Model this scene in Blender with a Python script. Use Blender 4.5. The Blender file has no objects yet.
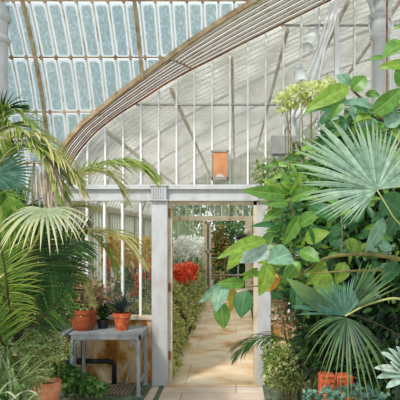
import bpy, math, random
from mathutils import Vector, Matrix, noise
random.seed(11)
R = random.random
U = random.uniform
V = Vector
SC = bpy.context.scene
COL = SC.collection

# ------------------------------------------------------------------ camera
FPX = 595.0
CAMY, CAMZ = -7.0, 1.8
VPX, VPY = 236.0, 232.0
cam_d = bpy.data.cameras.new('camera')
cam = bpy.data.objects.new('camera', cam_d)
COL.objects.link(cam)
cam.location = (0, CAMY, CAMZ)
cam.rotation_euler = (math.pi/2, 0, 0)
cam_d.sensor_width = 36
cam_d.lens = FPX/400*36
cam_d.shift_x = (200-VPX)/400
cam_d.shift_y = (VPY-200)/400
cam_d.clip_end = 300
SC.camera = cam

# ------------------------------------------------------------------ world, sun, exposure
w = bpy.data.worlds.new('world')
SC.world = w
w.use_nodes = True
nt = w.node_tree
bg = nt.nodes['Background']
tc = nt.nodes.new('ShaderNodeTexCoord')
sp = nt.nodes.new('ShaderNodeSeparateXYZ')
cr = nt.nodes.new('ShaderNodeValToRGB')
nt.links.new(tc.outputs['Generated'], sp.inputs[0])
nt.links.new(sp.outputs['Z'], cr.inputs[0])
nt.links.new(cr.outputs[0], bg.inputs[0])
cr.color_ramp.elements[0].position = 0.0
cr.color_ramp.elements[0].color = (0.88, 0.91, 0.92, 1)
cr.color_ramp.elements[1].position = 0.8
cr.color_ramp.elements[1].color = (0.74, 0.86, 0.95, 1)
bg.inputs[1].default_value = 1.3
sun_d = bpy.data.lights.new('sun', 'SUN')
sun_d.energy = 2.9
sun_d.angle = math.radians(7)
sun_d.color = (1.0, 0.94, 0.86)
sun = bpy.data.objects.new('sun', sun_d)
COL.objects.link(sun)
sun.rotation_euler = V((0.42, 0.82, -0.92)).to_track_quat('-Z', 'Y').to_euler()
SC.view_settings.view_transform = 'Standard'
SC.view_settings.look = 'None'
SC.view_settings.exposure = 0.12
SC.view_settings.gamma = 1.0
SC.view_settings.use_curve_mapping = False
SC.cycles.transparent_max_bounces = 24
SC.cycles.max_bounces = 8

# ------------------------------------------------------------------ helpers
def lin(h):
    h = h.lstrip('#')
    r = []
    for i in (0, 2, 4):
        c = int(h[i:i+2], 16)/255
        r.append(c/12.92 if c <= 0.04045 else ((c+0.055)/1.055)**2.4)
    return (r[0], r[1], r[2], 1)

def P(px, py, d):
    return V(((px-VPX)*d/FPX, d+CAMY, CAMZ+(VPY-py)*d/FPX))

def newmat(name):
    m = bpy.data.materials.new(name)
    m.use_nodes = True
    m.node_tree.nodes.clear()
    out = m.node_tree.nodes.new('ShaderNodeOutputMaterial')
    return m, m.node_tree, out

def ramp(nt, stops):
    r = nt.nodes.new('ShaderNodeValToRGB')
    e = r.color_ramp.elements
    while len(e) < len(stops):
        e.new(0.5)
    for i, (p, c) in enumerate(stops):
        e[i].position = p
        e[i].color = lin(c) if isinstance(c, str) else c
    return r

def mat_mix(name, stops, scale=4.0, stretch=(1, 1, 1), rough=0.7, bump=0.15, detail=6.0, metal=0.0, spec=0.3):
    """surface with stops of colour over an object-space noise"""
    m, nt, out = newmat(name)
    n = nt.nodes
    l = nt.links
    t = n.new('ShaderNodeTexCoord')
    mp = n.new('ShaderNodeMapping')
    mp.inputs['Scale'].default_value = stretch
    nz = n.new('ShaderNodeTexNoise')
    nz.inputs['Scale'].default_value = scale
    nz.inputs['Detail'].default_value = detail
    nz.inputs['Roughness'].default_value = 0.65
    l.new(t.outputs['Object'], mp.inputs[0])
    l.new(mp.outputs[0], nz.inputs['Vector'])
    r = ramp(nt, stops)
    l.new(nz.outputs['Fac'], r.inputs[0])
    b = n.new('ShaderNodeBsdfPrincipled')
    l.new(r.outputs[0], b.inputs['Base Color'])
    b.inputs['Roughness'].default_value = rough
    b.inputs['Metallic'].default_value = metal
    b.inputs['Specular IOR Level'].default_value = spec
    if bump:
        bp = n.new('ShaderNodeBump')
        bp.inputs['Strength'].default_value = bump
        bp.inputs['Distance'].default_value = 0.02
        l.new(nz.outputs['Fac'], bp.inputs['Height'])
        l.new(bp.outputs[0], b.inputs['Normal'])
    l.new(b.outputs[0], out.inputs[0])
    return m

def mat_leaf(name, cols, rough=0.45, trans=0.3, vein=None, tipc=None, spec=0.4, mott=.62):
    """leaf: colour picked per leaf, some light through it, optional veins along the UV"""
    m, nt, out = newmat(name)
    n = nt.nodes
    l = nt.links
    g = n.new('ShaderNodeNewGeometry')
    stops = [(i/max(1, len(cols)-1), c) for i, c in enumerate(cols)]
    if len(stops) == 1:
        stops.append((1.0, cols[0]))
    r = ramp(nt, stops)
    l.new(g.outputs['Random Per Island'], r.inputs[0])
    tco = n.new('ShaderNodeTexCoord')
    nzz = n.new('ShaderNodeTexNoise'); nzz.inputs['Scale'].default_value = 22; nzz.inputs['Detail'].default_value = 3
    l.new(tco.outputs['Object'], nzz.inputs['Vector'])
    mrr = n.new('ShaderNodeMapRange'); mrr.inputs['From Min'].default_value = .3; mrr.inputs['From Max'].default_value = .7
    mrr.inputs['To Min'].default_value = mott; mrr.inputs['To Max'].default_value = 1.18
    l.new(nzz.outputs['Fac'], mrr.inputs['Value'])
    hs = n.new('ShaderNodeHueSaturation'); l.new(mrr.outputs[0], hs.inputs['Value']); l.new(r.outputs[0], hs.inputs['Color'])
    colout = hs.outputs[0]
    uv = n.new('ShaderNodeUVMap')
    sx = n.new('ShaderNodeSeparateXYZ')
    l.new(uv.outputs[0], sx.inputs[0])
    if tipc:
        mr = n.new('ShaderNodeMapRange')
        mr.inputs['From Min'].default_value = 0.45
        mr.inputs['From Max'].default_value = 1.0
        l.new(sx.outputs['X'], mr.inputs['Value'])
        mx = n.new('ShaderNodeMix')
        mx.data_type = 'RGBA'
        l.new(mr.outputs[0], mx.inputs['Factor'])
        l.new(colout, mx.inputs[6])
        mx.inputs[7].default_value = lin(tipc)
        colout = mx.outputs[2]
    if vein:
        # midrib + slanting side veins
        a = n.new('ShaderNodeMath'); a.operation = 'SUBTRACT'; a.inputs[1].default_value = 0.5
        l.new(sx.outputs['Y'], a.inputs[0])
        ab = n.new('ShaderNodeMath'); ab.operation = 'ABSOLUTE'
        l.new(a.outputs[0], ab.inputs[0])
        lt = n.new('ShaderNodeMath'); lt.operation = 'LESS_THAN'; lt.inputs[1].default_value = 0.035
        l.new(ab.outputs[0], lt.inputs[0])
        s1 = n.new('ShaderNodeMath'); s1.operation = 'MULTIPLY_ADD'; s1.inputs[1].default_value = 12.0
        l.new(sx.outputs['X'], s1.inputs[0])
        s0 = n.new('ShaderNodeMath'); s0.operation = 'MULTIPLY'; s0.inputs[1].default_value = -6.0
        l.new(ab.outputs[0], s0.inputs[0])
        l.new(s0.outputs[0], s1.inputs[2])
        fr = n.new('ShaderNodeMath'); fr.operation = 'FRACT'
        l.new(s1.outputs[0], fr.inputs[0])
        l2 = n.new('ShaderNodeMath'); l2.operation = 'LESS_THAN'; l2.inputs[1].default_value = 0.13
        l.new(fr.outputs[0], l2.inputs[0])
        l3 = n.new('ShaderNodeMath'); l3.operation = 'MULTIPLY'; l3.inputs[1].default_value = 0.35
        l.new(l2.outputs[0], l3.inputs[0])
        mxm = n.new('ShaderNodeMath'); mxm.operation = 'MAXIMUM'
        l.new(lt.outputs[0], mxm.inputs[0]); l.new(l3.outputs[0], mxm.inputs[1])
        mx = n.new('ShaderNodeMix')
        mx.data_type = 'RGBA'
        l.new(mxm.outputs[0], mx.inputs['Factor'])
        l.new(colout, mx.inputs[6])
        mx.inputs[7].default_value = lin(vein)
        colout = mx.outputs[2]
    b = n.new('ShaderNodeBsdfPrincipled')
    b.inputs['Roughness'].default_value = rough
    b.inputs['Specular IOR Level'].default_value = spec
    l.new(colout, b.inputs['Base Color'])
    tr = n.new('ShaderNodeBsdfTranslucent')
    l.new(colout, tr.inputs[0])
    ms = n.new('ShaderNodeMixShader')
    ms.inputs[0].default_value = trans
    l.new(b.outputs[0], ms.inputs[1])
    l.new(tr.outputs[0], ms.inputs[2])
    l.new(ms.outputs[0], out.inputs[0])
    return m

def mat_glass(name, tint='#dfe6e2', clear=0.86, film='#d8d8d0', noise_scale=3.0, slant=None, lo=0.42, hi=0.7, filmmax=0.5, transl=0.6):
    """old greenhouse glass: clear, thin gloss, with a patchy film of whitewash"""
    m, nt, out = newmat(name)
    n = nt.nodes
    l = nt.links
    t = n.new('ShaderNodeTexCoord')
    mp = n.new('ShaderNodeMapping')
    if slant:
        mp.inputs['Rotation'].default_value = slant[0]
        mp.inputs['Scale'].default_value = slant[1]
    nz = n.new('ShaderNodeTexNoise')
    nz.inputs['Scale'].default_value = noise_scale
    nz.inputs['Detail'].default_value = 5
    l.new(t.outputs['Object'], mp.inputs[0])
    l.new(mp.outputs[0], nz.inputs['Vector'])
    mr = n.new('ShaderNodeMapRange')
    mr.inputs['From Min'].default_value = lo
    mr.inputs['From Max'].default_value = hi
    mr.inputs['To Min'].default_value = 1-clear
    mr.inputs['To Max'].default_value = filmmax
    l.new(nz.outputs['Fac'], mr.inputs['Value'])
    tp = n.new('ShaderNodeBsdfTransparent')
    tp.inputs[0].default_value = lin(tint)
    gl = n.new('ShaderNodeBsdfGlossy')
    gl.inputs['Roughness'].default_value = 0.08
    fz = n.new('ShaderNodeFresnel')
    fz.inputs[0].default_value = 1.4
    m1 = n.new('ShaderNodeMixShader')
    l.new(fz.outputs[0], m1.inputs[0]); l.new(tp.outputs[0], m1.inputs[1]); l.new(gl.outputs[0], m1.inputs[2])
    df = n.new('ShaderNodeBsdfDiffuse')
    df.inputs[0].default_value = lin(film)
    tl = n.new('ShaderNodeBsdfTranslucent')
    tl.inputs[0].default_value = lin(film)
    m2 = n.new('ShaderNodeMixShader')
    m2.inputs[0].default_value = transl
    l.new(df.outputs[0], m2.inputs[1]); l.new(tl.outputs[0], m2.inputs[2])
    m3 = n.new('ShaderNodeMixShader')
    l.new(mr.outputs[0], m3.inputs[0]); l.new(m1.outputs[0], m3.inputs[1]); l.new(m2.outputs[0], m3.inputs[2])
    l.new(m3.outputs[0], out.inputs[0])
    return m

def mat_pane(name):
    """roof panes: frosted blue-grey glass with a dried white rim left round every pane"""
    m, nt, out = newmat(name)
    n = nt.nodes
    l = nt.links
    uv = n.new('ShaderNodeUVMap')
    t = n.new('ShaderNodeTexCoord')
    nz = n.new('ShaderNodeTexNoise'); nz.inputs['Scale'].default_value = 9; nz.inputs['Detail'].default_value = 3
    l.new(t.outputs['Object'], nz.inputs['Vector'])
    sx = n.new('ShaderNodeSeparateXYZ')
    l.new(uv.outputs[0], sx.inputs[0])
    def mth(op, a, b=None, c=None):
        k = n.new('ShaderNodeMath'); k.operation = op
        for i, v in enumerate((a, b, c)):
            if v is None: continue
            if isinstance(v, (int, float)): k.inputs[i].default_value = v
            else: l.new(v, k.inputs[i])
        return k.outputs[0]
    ax = mth('ABSOLUTE', mth('MULTIPLY_ADD', sx.outputs['X'], 2.0, -1.0))
    ay = mth('ABSOLUTE', mth('MULTIPLY_ADD', sx.outputs['Y'], 2.0, -1.0))
    s = mth('ADD', mth('POWER', ax, 5.0), mth('POWER', ay, 16.0))
    s = mth('ADD', s, mth('MULTIPLY_ADD', nz.outputs['Fac'], 0.3, -0.15))
    rim = n.new('ShaderNodeMapRange')
    rim.inputs['From Min'].default_value = 0.10; rim.inputs['From Max'].default_value = 0.36
    l.new(s, rim.inputs['Value'])
    # streaky condensation inside the pane
    mp = n.new('ShaderNodeMapping'); mp.inputs['Scale'].default_value = (14, 14, 3.0)
    l.new(t.outputs['Object'], mp.inputs[0])
    n2 = n.new('ShaderNodeTexNoise'); n2.inputs['Scale'].default_value = 3.0; n2.inputs['Detail'].default_value = 6
    l.new(mp.outputs[0], n2.inputs['Vector'])
    cr = ramp(nt, [(0.32, '#75877f'), (0.5, '#8fa3a1'), (0.72, '#c6d6dc')])
    l.new(n2.outputs['Fac'], cr.inputs[0])
    tl = n.new('ShaderNodeBsdfTranslucent'); l.new(cr.outputs[0], tl.inputs[0])
    tp = n.new('ShaderNodeBsdfTransparent'); tp.inputs[0].default_value = lin('#a9b8b6')
    gl = n.new('ShaderNodeBsdfGlossy'); gl.inputs['Roughness'].default_value = 0.15
    a = n.new('ShaderNodeMixShader'); a.inputs[0].default_value = 0.45
    l.new(tl.outputs[0], a.inputs[1]); l.new(tp.outputs[0], a.inputs[2])
    b = n.new('ShaderNodeMixShader'); b.inputs[0].default_value = 0.05
    l.new(a.outputs[0], b.inputs[1]); l.new(gl.outputs[0], b.inputs[2])
    wt = n.new('ShaderNodeBsdfTranslucent'); wt.inputs[0].default_value = lin('#f4f7f8')
    wd = n.new('ShaderNodeBsdfDiffuse'); wd.inputs[0].default_value = lin('#f2f4f4')
    wm = n.new('ShaderNodeMixShader'); wm.inputs[0].default_value = 0.3
    l.new(wt.outputs[0], wm.inputs[1]); l.new(wd.outputs[0], wm.inputs[2])
    c = n.new('ShaderNodeMixShader')
    l.new(rim.outputs[0], c.inputs[0]); l.new(b.outputs[0], c.inputs[1]); l.new(wm.outputs[0], c.inputs[2])
    l.new(c.outputs[0], out.inputs[0])
    return m

M = {}
M['white'] = mat_mix('white_paint', [(0.3, '#a8aaa9'), (0.5, '#bdc0c1'), (0.75, '#cccecd')], 5, (1, 1, .4), .55)
M['white_worn'] = mat_mix('worn_white_paint', [(0.28, '#8a6f57'), (0.35, '#aeaca8'), (0.55, '#bcbfc2'), (0.75, '#caccce')], 7, (1, 1, .5), .6)
M['beige_paint'] = mat_mix('beige_paint', [(0.3, '#9b8064'), (0.42, '#c5b69d'), (0.7, '#d6cdb9')], 8, (1, 1, .5), .6)
M['rust'] = mat_mix('rusty_beige_iron', [(0.3, '#7d5b3c'), (0.45, '#9c8464'), (0.62, '#b3a283'), (0.8, '#c4b69b')], 9, (1, 1, 1), .75)
M['rust_dark'] = mat_mix('dark_rust', [(0.35, '#6b4327'), (0.55, '#94683f'), (0.75, '#b09070')], 12, (1, 1, 1), .8)
M['band'] = mat_mix('flaking_white_board', [(0.3, '#a5805f'), (0.38, '#cfc5b6'), (0.5, '#e2dfd9'), (0.8, '#ecebe8')], 8, (1, 1, 1), .65)
M['bar'] = mat_mix('glazing_bar_paint', [(0.36, '#b3a68e'), (0.46, '#d2d2cc'), (0.7, '#e0e1de')], 6, (1, 1, .4), .5)
M['bar_white'] = mat_mix('white_glazing_bar', [(0.3, '#d2d4d4'), (0.5, '#e6e7e6'), (0.75, '#eeefee')], 6, (1, 1, .4), .5)
M['grey_metal'] = mat_mix('grey_metal_paint', [(0.3, '#6f7678'), (0.5, '#8c9497'), (0.75, '#9ea5a6')], 8, (1, 1, .5), .5)
M['terra'] = mat_mix('terracotta', [(0.3, '#5c2f1a'), (0.5, '#94492a'), (0.75, '#b4623c')], 7, (1, 1, 1), .8)
M['terra_pale'] = mat_mix('pale_terracotta', [(0.3, '#b06a48'), (0.55, '#cf8a66'), (0.75, '#dfab8c')], 7, (1, 1, 1), .8)
M['terra_red'] = mat_mix('orange_terracotta', [(0.3, '#8a3a1e'), (0.5, '#bd5a34'), (0.75, '#d87c52')], 22, (1, 1, 1), .8, bump=.6)
M['soil'] = mat_mix('soil', [(0.3, '#2b2018'), (0.6, '#4b3a2b'), (0.8, '#6b5745')], 30, (1, 1, 1), .95, bump=.8)
M['plaster'] = mat_mix('stained_plaster', [(0.3, '#5a3f22'), (0.42, '#a8772f'), (0.5, '#c6ae84'), (0.75, '#d6c8a8')], 3.2, (1, 1, .6), .85, bump=.3)
M['wood_orange'] = mat_mix('peeled_orange_board', [(0.3, '#9c5a28'), (0.46, '#c17b3c'), (0.58, '#cdb899'), (0.75, '#d8cfc0')], 5, (2.5, 1, .7), .8)
M['black_pipe'] = mat_mix('black_iron_pipe', [(0.3, '#15181a'), (0.7, '#2b3032')], 8, (1, 1, 1), .5)
M['green_kerb'] = mat_mix('dark_green_kerb', [(0.3, '#3d4a3a'), (0.55, '#5d6b56'), (0.8, '#87907a')], 9, (1, 1, 1), .7)
M['slat'] = mat_mix('weathered_slat', [(0.3, '#6c5a4a'), (0.55, '#8d7b69'), (0.8, '#a89884')], 12, (1, 6, 1), .85)
M['lens'] = mat_mix('dark_lens', [(0.3, '#2a3536'), (0.7, '#3b4a4a')], 5, (1, 1, 1), .2, bump=0)
M['sign_orange'] = mat_mix('orange_board', [(0.3, '#b07a56'), (0.55, '#cc8e62'), (0.8, '#d8a27a')], 9, (1, 1, 1), .7)
M['sign_grey'] = mat_mix('grey_trim', [(0.3, '#77726a'), (0.7, '#a29f97')], 9, (1, 1, 1), .6)
M['rail_grey'] = mat_mix('pale_grey_rail', [(0.3, '#9a9b96'), (0.7, '#b4b5b0')], 6, (1, 1, 1), .55)
M['box_grey'] = mat_mix('grey_box_paint', [(0.3, '#7f817d'), (0.7, '#9c9d99')], 6, (1, 1, 1), .55)
M['dark_bar'] = mat_mix('darkened_iron', [(0.3, '#544e45'), (0.55, '#7a7368'), (0.8, '#99928a')], 9, (1, 1, 1), .6)
M['bark'] = mat_mix('brown_bark', [(0.3, '#3b2c1e'), (0.55, '#6a563c'), (0.8, '#8d7a58')], 16, (1, 1, .3), .9, bump=.5)
M['twig'] = mat_mix('olive_bark', [(0.3, '#4a4a2a'), (0.55, '#75703f'), (0.8, '#948b5b')], 14, (1, 1, 1), .7)
M['petiole'] = mat_mix('yellow_green_stalk', [(0.3, '#7c8a48'), (0.6, '#a0a668'), (0.8, '#bcbc88')], 9, (1, 1, 1), .5)
M['midrib'] = mat_mix('midrib_green', [(0.3, '#4c5a2c'), (0.6, '#76823f'), (0.8, '#9a9d60')], 9, (1, 1, 1), .5)
M['midrib_dark'] = mat_mix('dark_midrib', [(0.3, '#241f16'), (0.6, '#3f3a22'), (0.8, '#55502e')], 9, (1, 1, 1), .5)
M['midrib_pale'] = mat_mix('pale_midrib', [(0.3, '#a39a78'), (0.6, '#c2bb9a'), (0.8, '#d2cdb4')], 9, (1, 1, 1), .5)
M['grass'] = mat_mix('lawn', [(0.3, '#3c5528'), (0.6, '#587a38'), (0.8, '#77934e')], 1.5, (1, 1, 1), .95)

def slab_mat(name, stops, bw, bh, grout, off=0.5, streak=1.0):
    m, nt, out = newmat(name)
    n = nt.nodes; l = nt.links
    t = n.new('ShaderNodeTexCoord')
    br = n.new('ShaderNodeTexBrick')
    br.inputs['Scale'].default_value = 1.0
    br.inputs['Brick Width'].default_value = bw
    br.inputs['Row Height'].default_value = bh
    br.inputs['Mortar Size'].default_value = 0.008
    br.inputs['Mortar Smooth'].default_value = 0.3
    br.offset = off
    br.inputs['Color1'].default_value = (1, 1, 1, 1)
    br.inputs['Color2'].default_value = (0.9, 0.88, 0.86, 1)
    br.inputs['Mortar'].default_value = lin(grout)
    l.new(t.outputs['Object'], br.inputs['Vector'])
    nz = n.new('ShaderNodeTexNoise'); nz.inputs['Scale'].default_value = 2.2; nz.inputs['Detail'].default_value = 8
    nz.inputs['Distortion'].default_value = streak
    l.new(t.outputs['Object'], nz.inputs['Vector'])
    r = ramp(nt, stops)
    l.new(nz.outputs['Fac'], r.inputs[0])
    mx = n.new('ShaderNodeMix'); mx.data_type = 'RGBA'; mx.blend_type = 'MULTIPLY'
    mx.inputs['Factor'].default_value = 1
    l.new(r.outputs[0], mx.inputs[6]); l.new(br.outputs['Color'], mx.inputs[7])
    b = n.new('ShaderNodeBsdfPrincipled')
    b.inputs['Roughness'].default_value = 0.75
    b.inputs['Specular IOR Level'].default_value = 0.2
    l.new(mx.outputs[2], b.inputs['Base Color'])
    l.new(b.outputs[0], out.inputs[0])
    return m
M['path'] = slab_mat('path_slabs', [(0.3, '#c09468'), (0.42, '#d8b890'), (0.55, '#e4cfb2'), (0.8, '#ecdfca')], 1.2, 1.15, '#d8c8b4', streak=.4)
M['floor'] = slab_mat('hall_tiles', [(0.3, '#cbb09a'), (0.5, '#dcc8b6'), (0.8, '#e6d8ca')], 1.2, 0.35, '#cdbcac', streak=.4)

M['gable_glass'] = mat_glass('gable_glass', tint='#e9e9e6', clear=0.66, film='#d6d2ca', noise_scale=2.0, slant=((0, .55, 0), (.35, 1, 5)), lo=.4, hi=.68, filmmax=.6, transl=.5)
M['side_glass'] = mat_glass('side_glass', tint='#f4f6f2', clear=0.97, film='#e6e7e0', noise_scale=2.5, lo=.45, hi=.75, filmmax=.12)
M['roof_glass'] = mat_glass('whitewashed_roof_glass', tint='#f0f2ee', clear=0.7, film='#f6f3ec', noise_scale=3.0, slant=((0, 0, 0), (1, .25, 1)), lo=.35, hi=.66, filmmax=.8, transl=.8)
M['end_glass'] = mat_glass('far_end_glass', tint='#f0f2ec', clear=0.88, film='#e4e8dc', noise_scale=1.5, lo=.4, hi=.7, filmmax=.4)
M['pane'] = mat_pane('frosted_panes')

class MB:
    def __init__(s):
        s.v = []; s.f = []; s.uv = []; s.mi = []; s.smooth = False
    def face(s, idx, uvs=None, mi=0):
        s.f.append(tuple(idx)); s.mi.append(mi)
        s.uv.append(uvs if uvs else [(0, 0)]*len(idx))
    def box(s, a, b, mi=0, rot=None, piv=None):
        x0, y0, z0 = a; x1, y1, z1 = b
        k = len(s.v)
        vs = [V((x, y, z)) for z in (z0, z1) for y in (y0, y1) for x in (x0, x1)]
        if rot is not None:
            p = V(piv) if piv is not None else (V(a)+V(b))/2
            vs = [rot @ (q-p)+p for q in vs]
        s.v += vs
        for q in ((0, 2, 3, 1), (4, 5, 7, 6), (0, 1, 5, 4), (2, 6, 7, 3), (0, 4, 6, 2), (1, 3, 7, 5)):
            s.face([k+i for i in q], mi=mi)
        return s
    def bbox(s, a, b, c=0.01, mi=0):
        """box with chamfered vertical edges and top/bottom (a bevelled block)"""
        x0, y0, z0 = a; x1, y1, z1 = b
        c = min(c, (x1-x0)/2.5, (y1-y0)/2.5, (z1-z0)/2.5)
        rings = []
        for z, i in ((z0, c), (z0+c, 0), (z1-c, 0), (z1, c)):
            k = len(s.v)
            e = c if i == 0 else c
            X0, X1, Y0, Y1 = x0+i, x1-i, y0+i, y1-i
            s.v += [V(p) for p in ((X0+e, Y0, z), (X1-e, Y0, z), (X1, Y0+e, z), (X1, Y1-e, z), (X1-e, Y1, z), (X0+e, Y1, z), (X0, Y1-e, z), (X0, Y0+e, z))]
            rings.append(k)
        for a_, b_ in zip(rings, rings[1:]):
            for j in range(8):
                s.face((a_+j, a_+(j+1) % 8, b_+(j+1) % 8, b_+j), mi=mi)
        s.face([rings[0]+j for j in range(7, -1, -1)], mi=mi)
        s.face([rings[-1]+j for j in range(8)], mi=mi)
        return s
    def tube(s, pts, r, seg=8, mi=0, cap=True, flat=None):
        pts = [V(p) for p in pts]
        n = len(pts)
        rs = r if isinstance(r, (list, tuple)) else [r]*n
        prev = None
        k0 = len(s.v)
        for i, p in enumerate(pts):
            t = (pts[min(i+1, n-1)]-pts[max(i-1, 0)])
            if t.length < 1e-9: t = V((0, 0, 1))
            t.normalize()
            if prev is None:
                a = V((0, 0, 1)) if abs(t.z) < .9 else V((1, 0, 0))
                u = t.cross(a).normalized()
            else:
                u = (prev-t*prev.dot(t))
                if u.length < 1e-6: u = t.orthogonal()
                u.normalize()
            prev = u
            w_ = t.cross(u)
            for j in range(seg):
                an = 2*math.pi*j/seg + (math.pi/4 if seg == 4 else 0)
                s.v.append(p+(u*math.cos(an)+w_*math.sin(an))*rs[i])
        for i in range(n-1):
            for j in range(seg):
                s.face((k0+i*seg+j, k0+i*seg+(j+1) % seg, k0+(i+1)*seg+(j+1) % seg, k0+(i+1)*seg+j), mi=mi)
        if cap:
            s.face([k0+j for j in range(seg-1, -1, -1)], mi=mi)
            s.face([k0+(n-1)*seg+j for j in range(seg)], mi=mi)
        return s
    def lathe(s, c, prof, seg=24, mi=0, axis=None):
        """prof = [(r, z)] about the vertical through c (or about axis)"""
        c = V(c); k0 = len(s.v)
        q = V((0, 0, 1)).rotation_difference(V(axis).normalized()) if axis is not None else None
        for r, z in prof:
            for j in range(seg):
                an = 2*math.pi*j/seg
                p = V((r*math.cos(an), r*math.sin(an), z))
                if q: p = q @ p
                s.v.append(c+p)
        for i in range(len(prof)-1):
            for j in range(seg):
                s.face((k0+i*seg+j, k0+i*seg+(j+1) % seg, k0+(i+1)*seg+(j+1) % seg, k0+(i+1)*seg+j), mi=mi)
        if prof[0][0] > 1e-5: s.face([k0+j for j in range(seg-1, -1, -1)], mi=mi)
        if prof[-1][0] > 1e-5: s.face([k0+(len(prof)-1)*seg+j for j in range(seg)], mi=mi)
        return s
    def leaf(s, base, tip, nrm, w, bend=0.1, fold=0.15, n=7, mi=0, p=0.8, q=0.85, twist=0):
        base = V(base); tip = V(tip); ax = tip-base; L = ax.length
        if L < 1e-6: return s
        a = ax/L
        nn = V(nrm)
        nn = nn-a*nn.dot(a)
        if nn.length < 1e-4: nn = a.orthogonal()
        nn.normalize()
        sd = a.cross(nn)
        k = len(s.v)
        for i in range(n+1):
            t = i/n
            wid = w*0.5*(math.sin(math.pi*min(1, t**p))**q if 0 < t < 1 else 0.03)
            pos = base+ax*t+nn*(bend*L*4*t*(1-t))
            up = nn*(fold*wid)
            s.v += [pos-sd*wid+up, pos, pos+sd*wid+up]
        for i in range(n):
            b = k+i*3
            t0, t1 = i/n, (i+1)/n
            s.face((b, b+1, b+4, b+3), [(t0, 0), (t0, .5), (t1, .5), (t1, 0)], mi)
            s.face((b+1, b+2, b+5, b+4), [(t0, .5), (t0, 1), (t1, 1), (t1, .5)], mi)
        return s
    def quickleaf(s, base, d, nrm, L, w, mi=0, droop=0.15):
        a = V(d).normalized()
        nn = V(nrm)-a*V(nrm).dot(a)
        if nn.length < 1e-4: nn = a.orthogonal()
        nn.normalize()
        sd = a.cross(nn)
        k = len(s.v)
        m = base+a*L*.45
        s.v += [V(base), m-sd*w*.5+nn*w*.12, m, m+sd*w*.5+nn*w*.12, base+a*L-V((0, 0, L*droop))]
        s.face((k, k+2, k+1), [(0, .5), (.5, .5), (.5, 0)], mi)
        s.face((k, k+3, k+2), [(0, .5), (.5, 1), (.5, .5)], mi)
        s.face((k+1, k+2, k+4), [(.5, 0), (.5, .5), (1, .5)], mi)
        s.face((k+2, k+3, k+4), [(.5, .5), (.5, 1), (1, .5)], mi)
        return s
    def strap(s, base, d, L, w, droop=0.6, n=6, side=None, mi=0, fold=0.25, taper=.7, gdir=V((0, 0, -1))):
        """a narrow arching ribbon leaf"""
        pos = V(base); d = V(d).normalized()
        k = len(s.v); st = L/n
        sd0 = V(side) if side is not None else d.cross(V((0, 0, 1)))
        if sd0.length < 1e-3: sd0 = V((1, 0, 0))
        for i in range(n+1):
            t = i/n
            sd = sd0-d*sd0.dot(d)
            if sd.length < 1e-4: sd = d.orthogonal()
            sd.normalize()
            nn = sd.cross(d)
            wid = w*.5*(min(1, .45+t*3)*(1-t**2.2*taper) if t < 1 else .04)
            s.v += [pos-sd*wid+nn*wid*fold, V(pos), pos+sd*wid+nn*wid*fold]
            pos = pos+d*st
            d = (d+gdir*droop*(t*.9+.25)/n*1.6).normalized()
        for i in range(n):
            b = k+i*3; t0, t1 = i/n, (i+1)/n
            s.face((b, b+1, b+4, b+3), [(t0, 0), (t0, .5), (t1, .5), (t1, 0)], mi)
            s.face((b+1, b+2, b+5, b+4), [(t0, .5), (t0, 1), (t1, 1), (t1, .5)], mi)
        return s
    def build(s, name, mat, parent=None, smooth=False):
        me = bpy.data.meshes.new(name)
        org = V((0, 0, 0))
        me.from_pydata([tuple(v) for v in s.v], [], s.f)
        mats = mat if isinstance(mat, (list, tuple)) else [mat]
        for m in mats: me.materials.append(M[m] if isinstance(m, str) else m)
        if len(mats) > 1:
            me.polygons.foreach_set('material_index', s.mi)
        uvl = me.uv_layers.new(name='UVMap')
        flat = []
        for u in s.uv:
            for a in u: flat += [a[0], a[1]]
        uvl.data.foreach_set('uv', flat)
        if smooth:
            me.polygons.foreach_set('use_smooth', [True]*len(me.polygons))
        me.update()
        o = bpy.data.objects.new(name, me)
        COL.objects.link(o)
        if parent is not None:
            o.parent = parent
            o.matrix_parent_inverse = Matrix.Translation(-parent.location) if parent.parent is None else Matrix.Identity(4)
        return o

def thing(name, label, cat, loc=(0, 0, 0), group=None):
    o = bpy.data.objects.new(name, None)
    COL.objects.link(o)
    o.empty_display_size = .05
    o.location = loc
    o['label'] = label; o['category'] = cat
    if group: o['group'] = group
    return o
def tag(o, label, cat, group=None, kind=None):
    o['label'] = label; o['category'] = cat
    if group: o['group'] = group
    if kind: o['kind'] = kind
    return o
def struct(name, mb, mat, label=None, smooth=False, parent=None):
    o = mb.build(name, mat, parent, smooth)
    if parent is None:
        o['kind'] = 'structure'
        if label: o['label'] = label
    return o
def spline(pts, n=24):
    """Catmull-Rom through points"""
    pts = [V(p) for p in pts]
    if len(pts) == 2:
        return [pts[0].lerp(pts[1], i/n) for i in range(n+1)]
    e = [pts[0]*2-pts[1]]+pts+[pts[-1]*2-pts[-2]]
    out = []
    m = len(pts)-1
    for i in range(n+1):
        u = i/n*m
        k = min(int(u), m-1); t = u-k
        p0, p1, p2, p3 = e[k], e[k+1], e[k+2], e[k+3]
        out.append(0.5*((2*p1)+(-p0+p2)*t+(2*p0-5*p1+4*p2-p3)*t*t+(-p0+3*p1-3*p2+p3)*t**3))
    return out
def interp(tab, x):
    if x <= tab[0][0]:
        (a, b), (c, d) = tab[0], tab[1]
        return b+(d-b)*(x-a)/(c-a)
    for (a, b), (c, d) in zip(tab, tab[1:]):
        if x <= c: return b+(d-b)*(x-a)/(c-a)
    (a, b), (c, d) = tab[-2], tab[-1]
    return b+(d-b)*(x-a)/(c-a)

# ================================================================== STRUCTURE
# the plane of the partition is Y = 0 (7 m from the camera); the wing runs away behind it to Y = 10.5
WEND = 10.5
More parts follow.
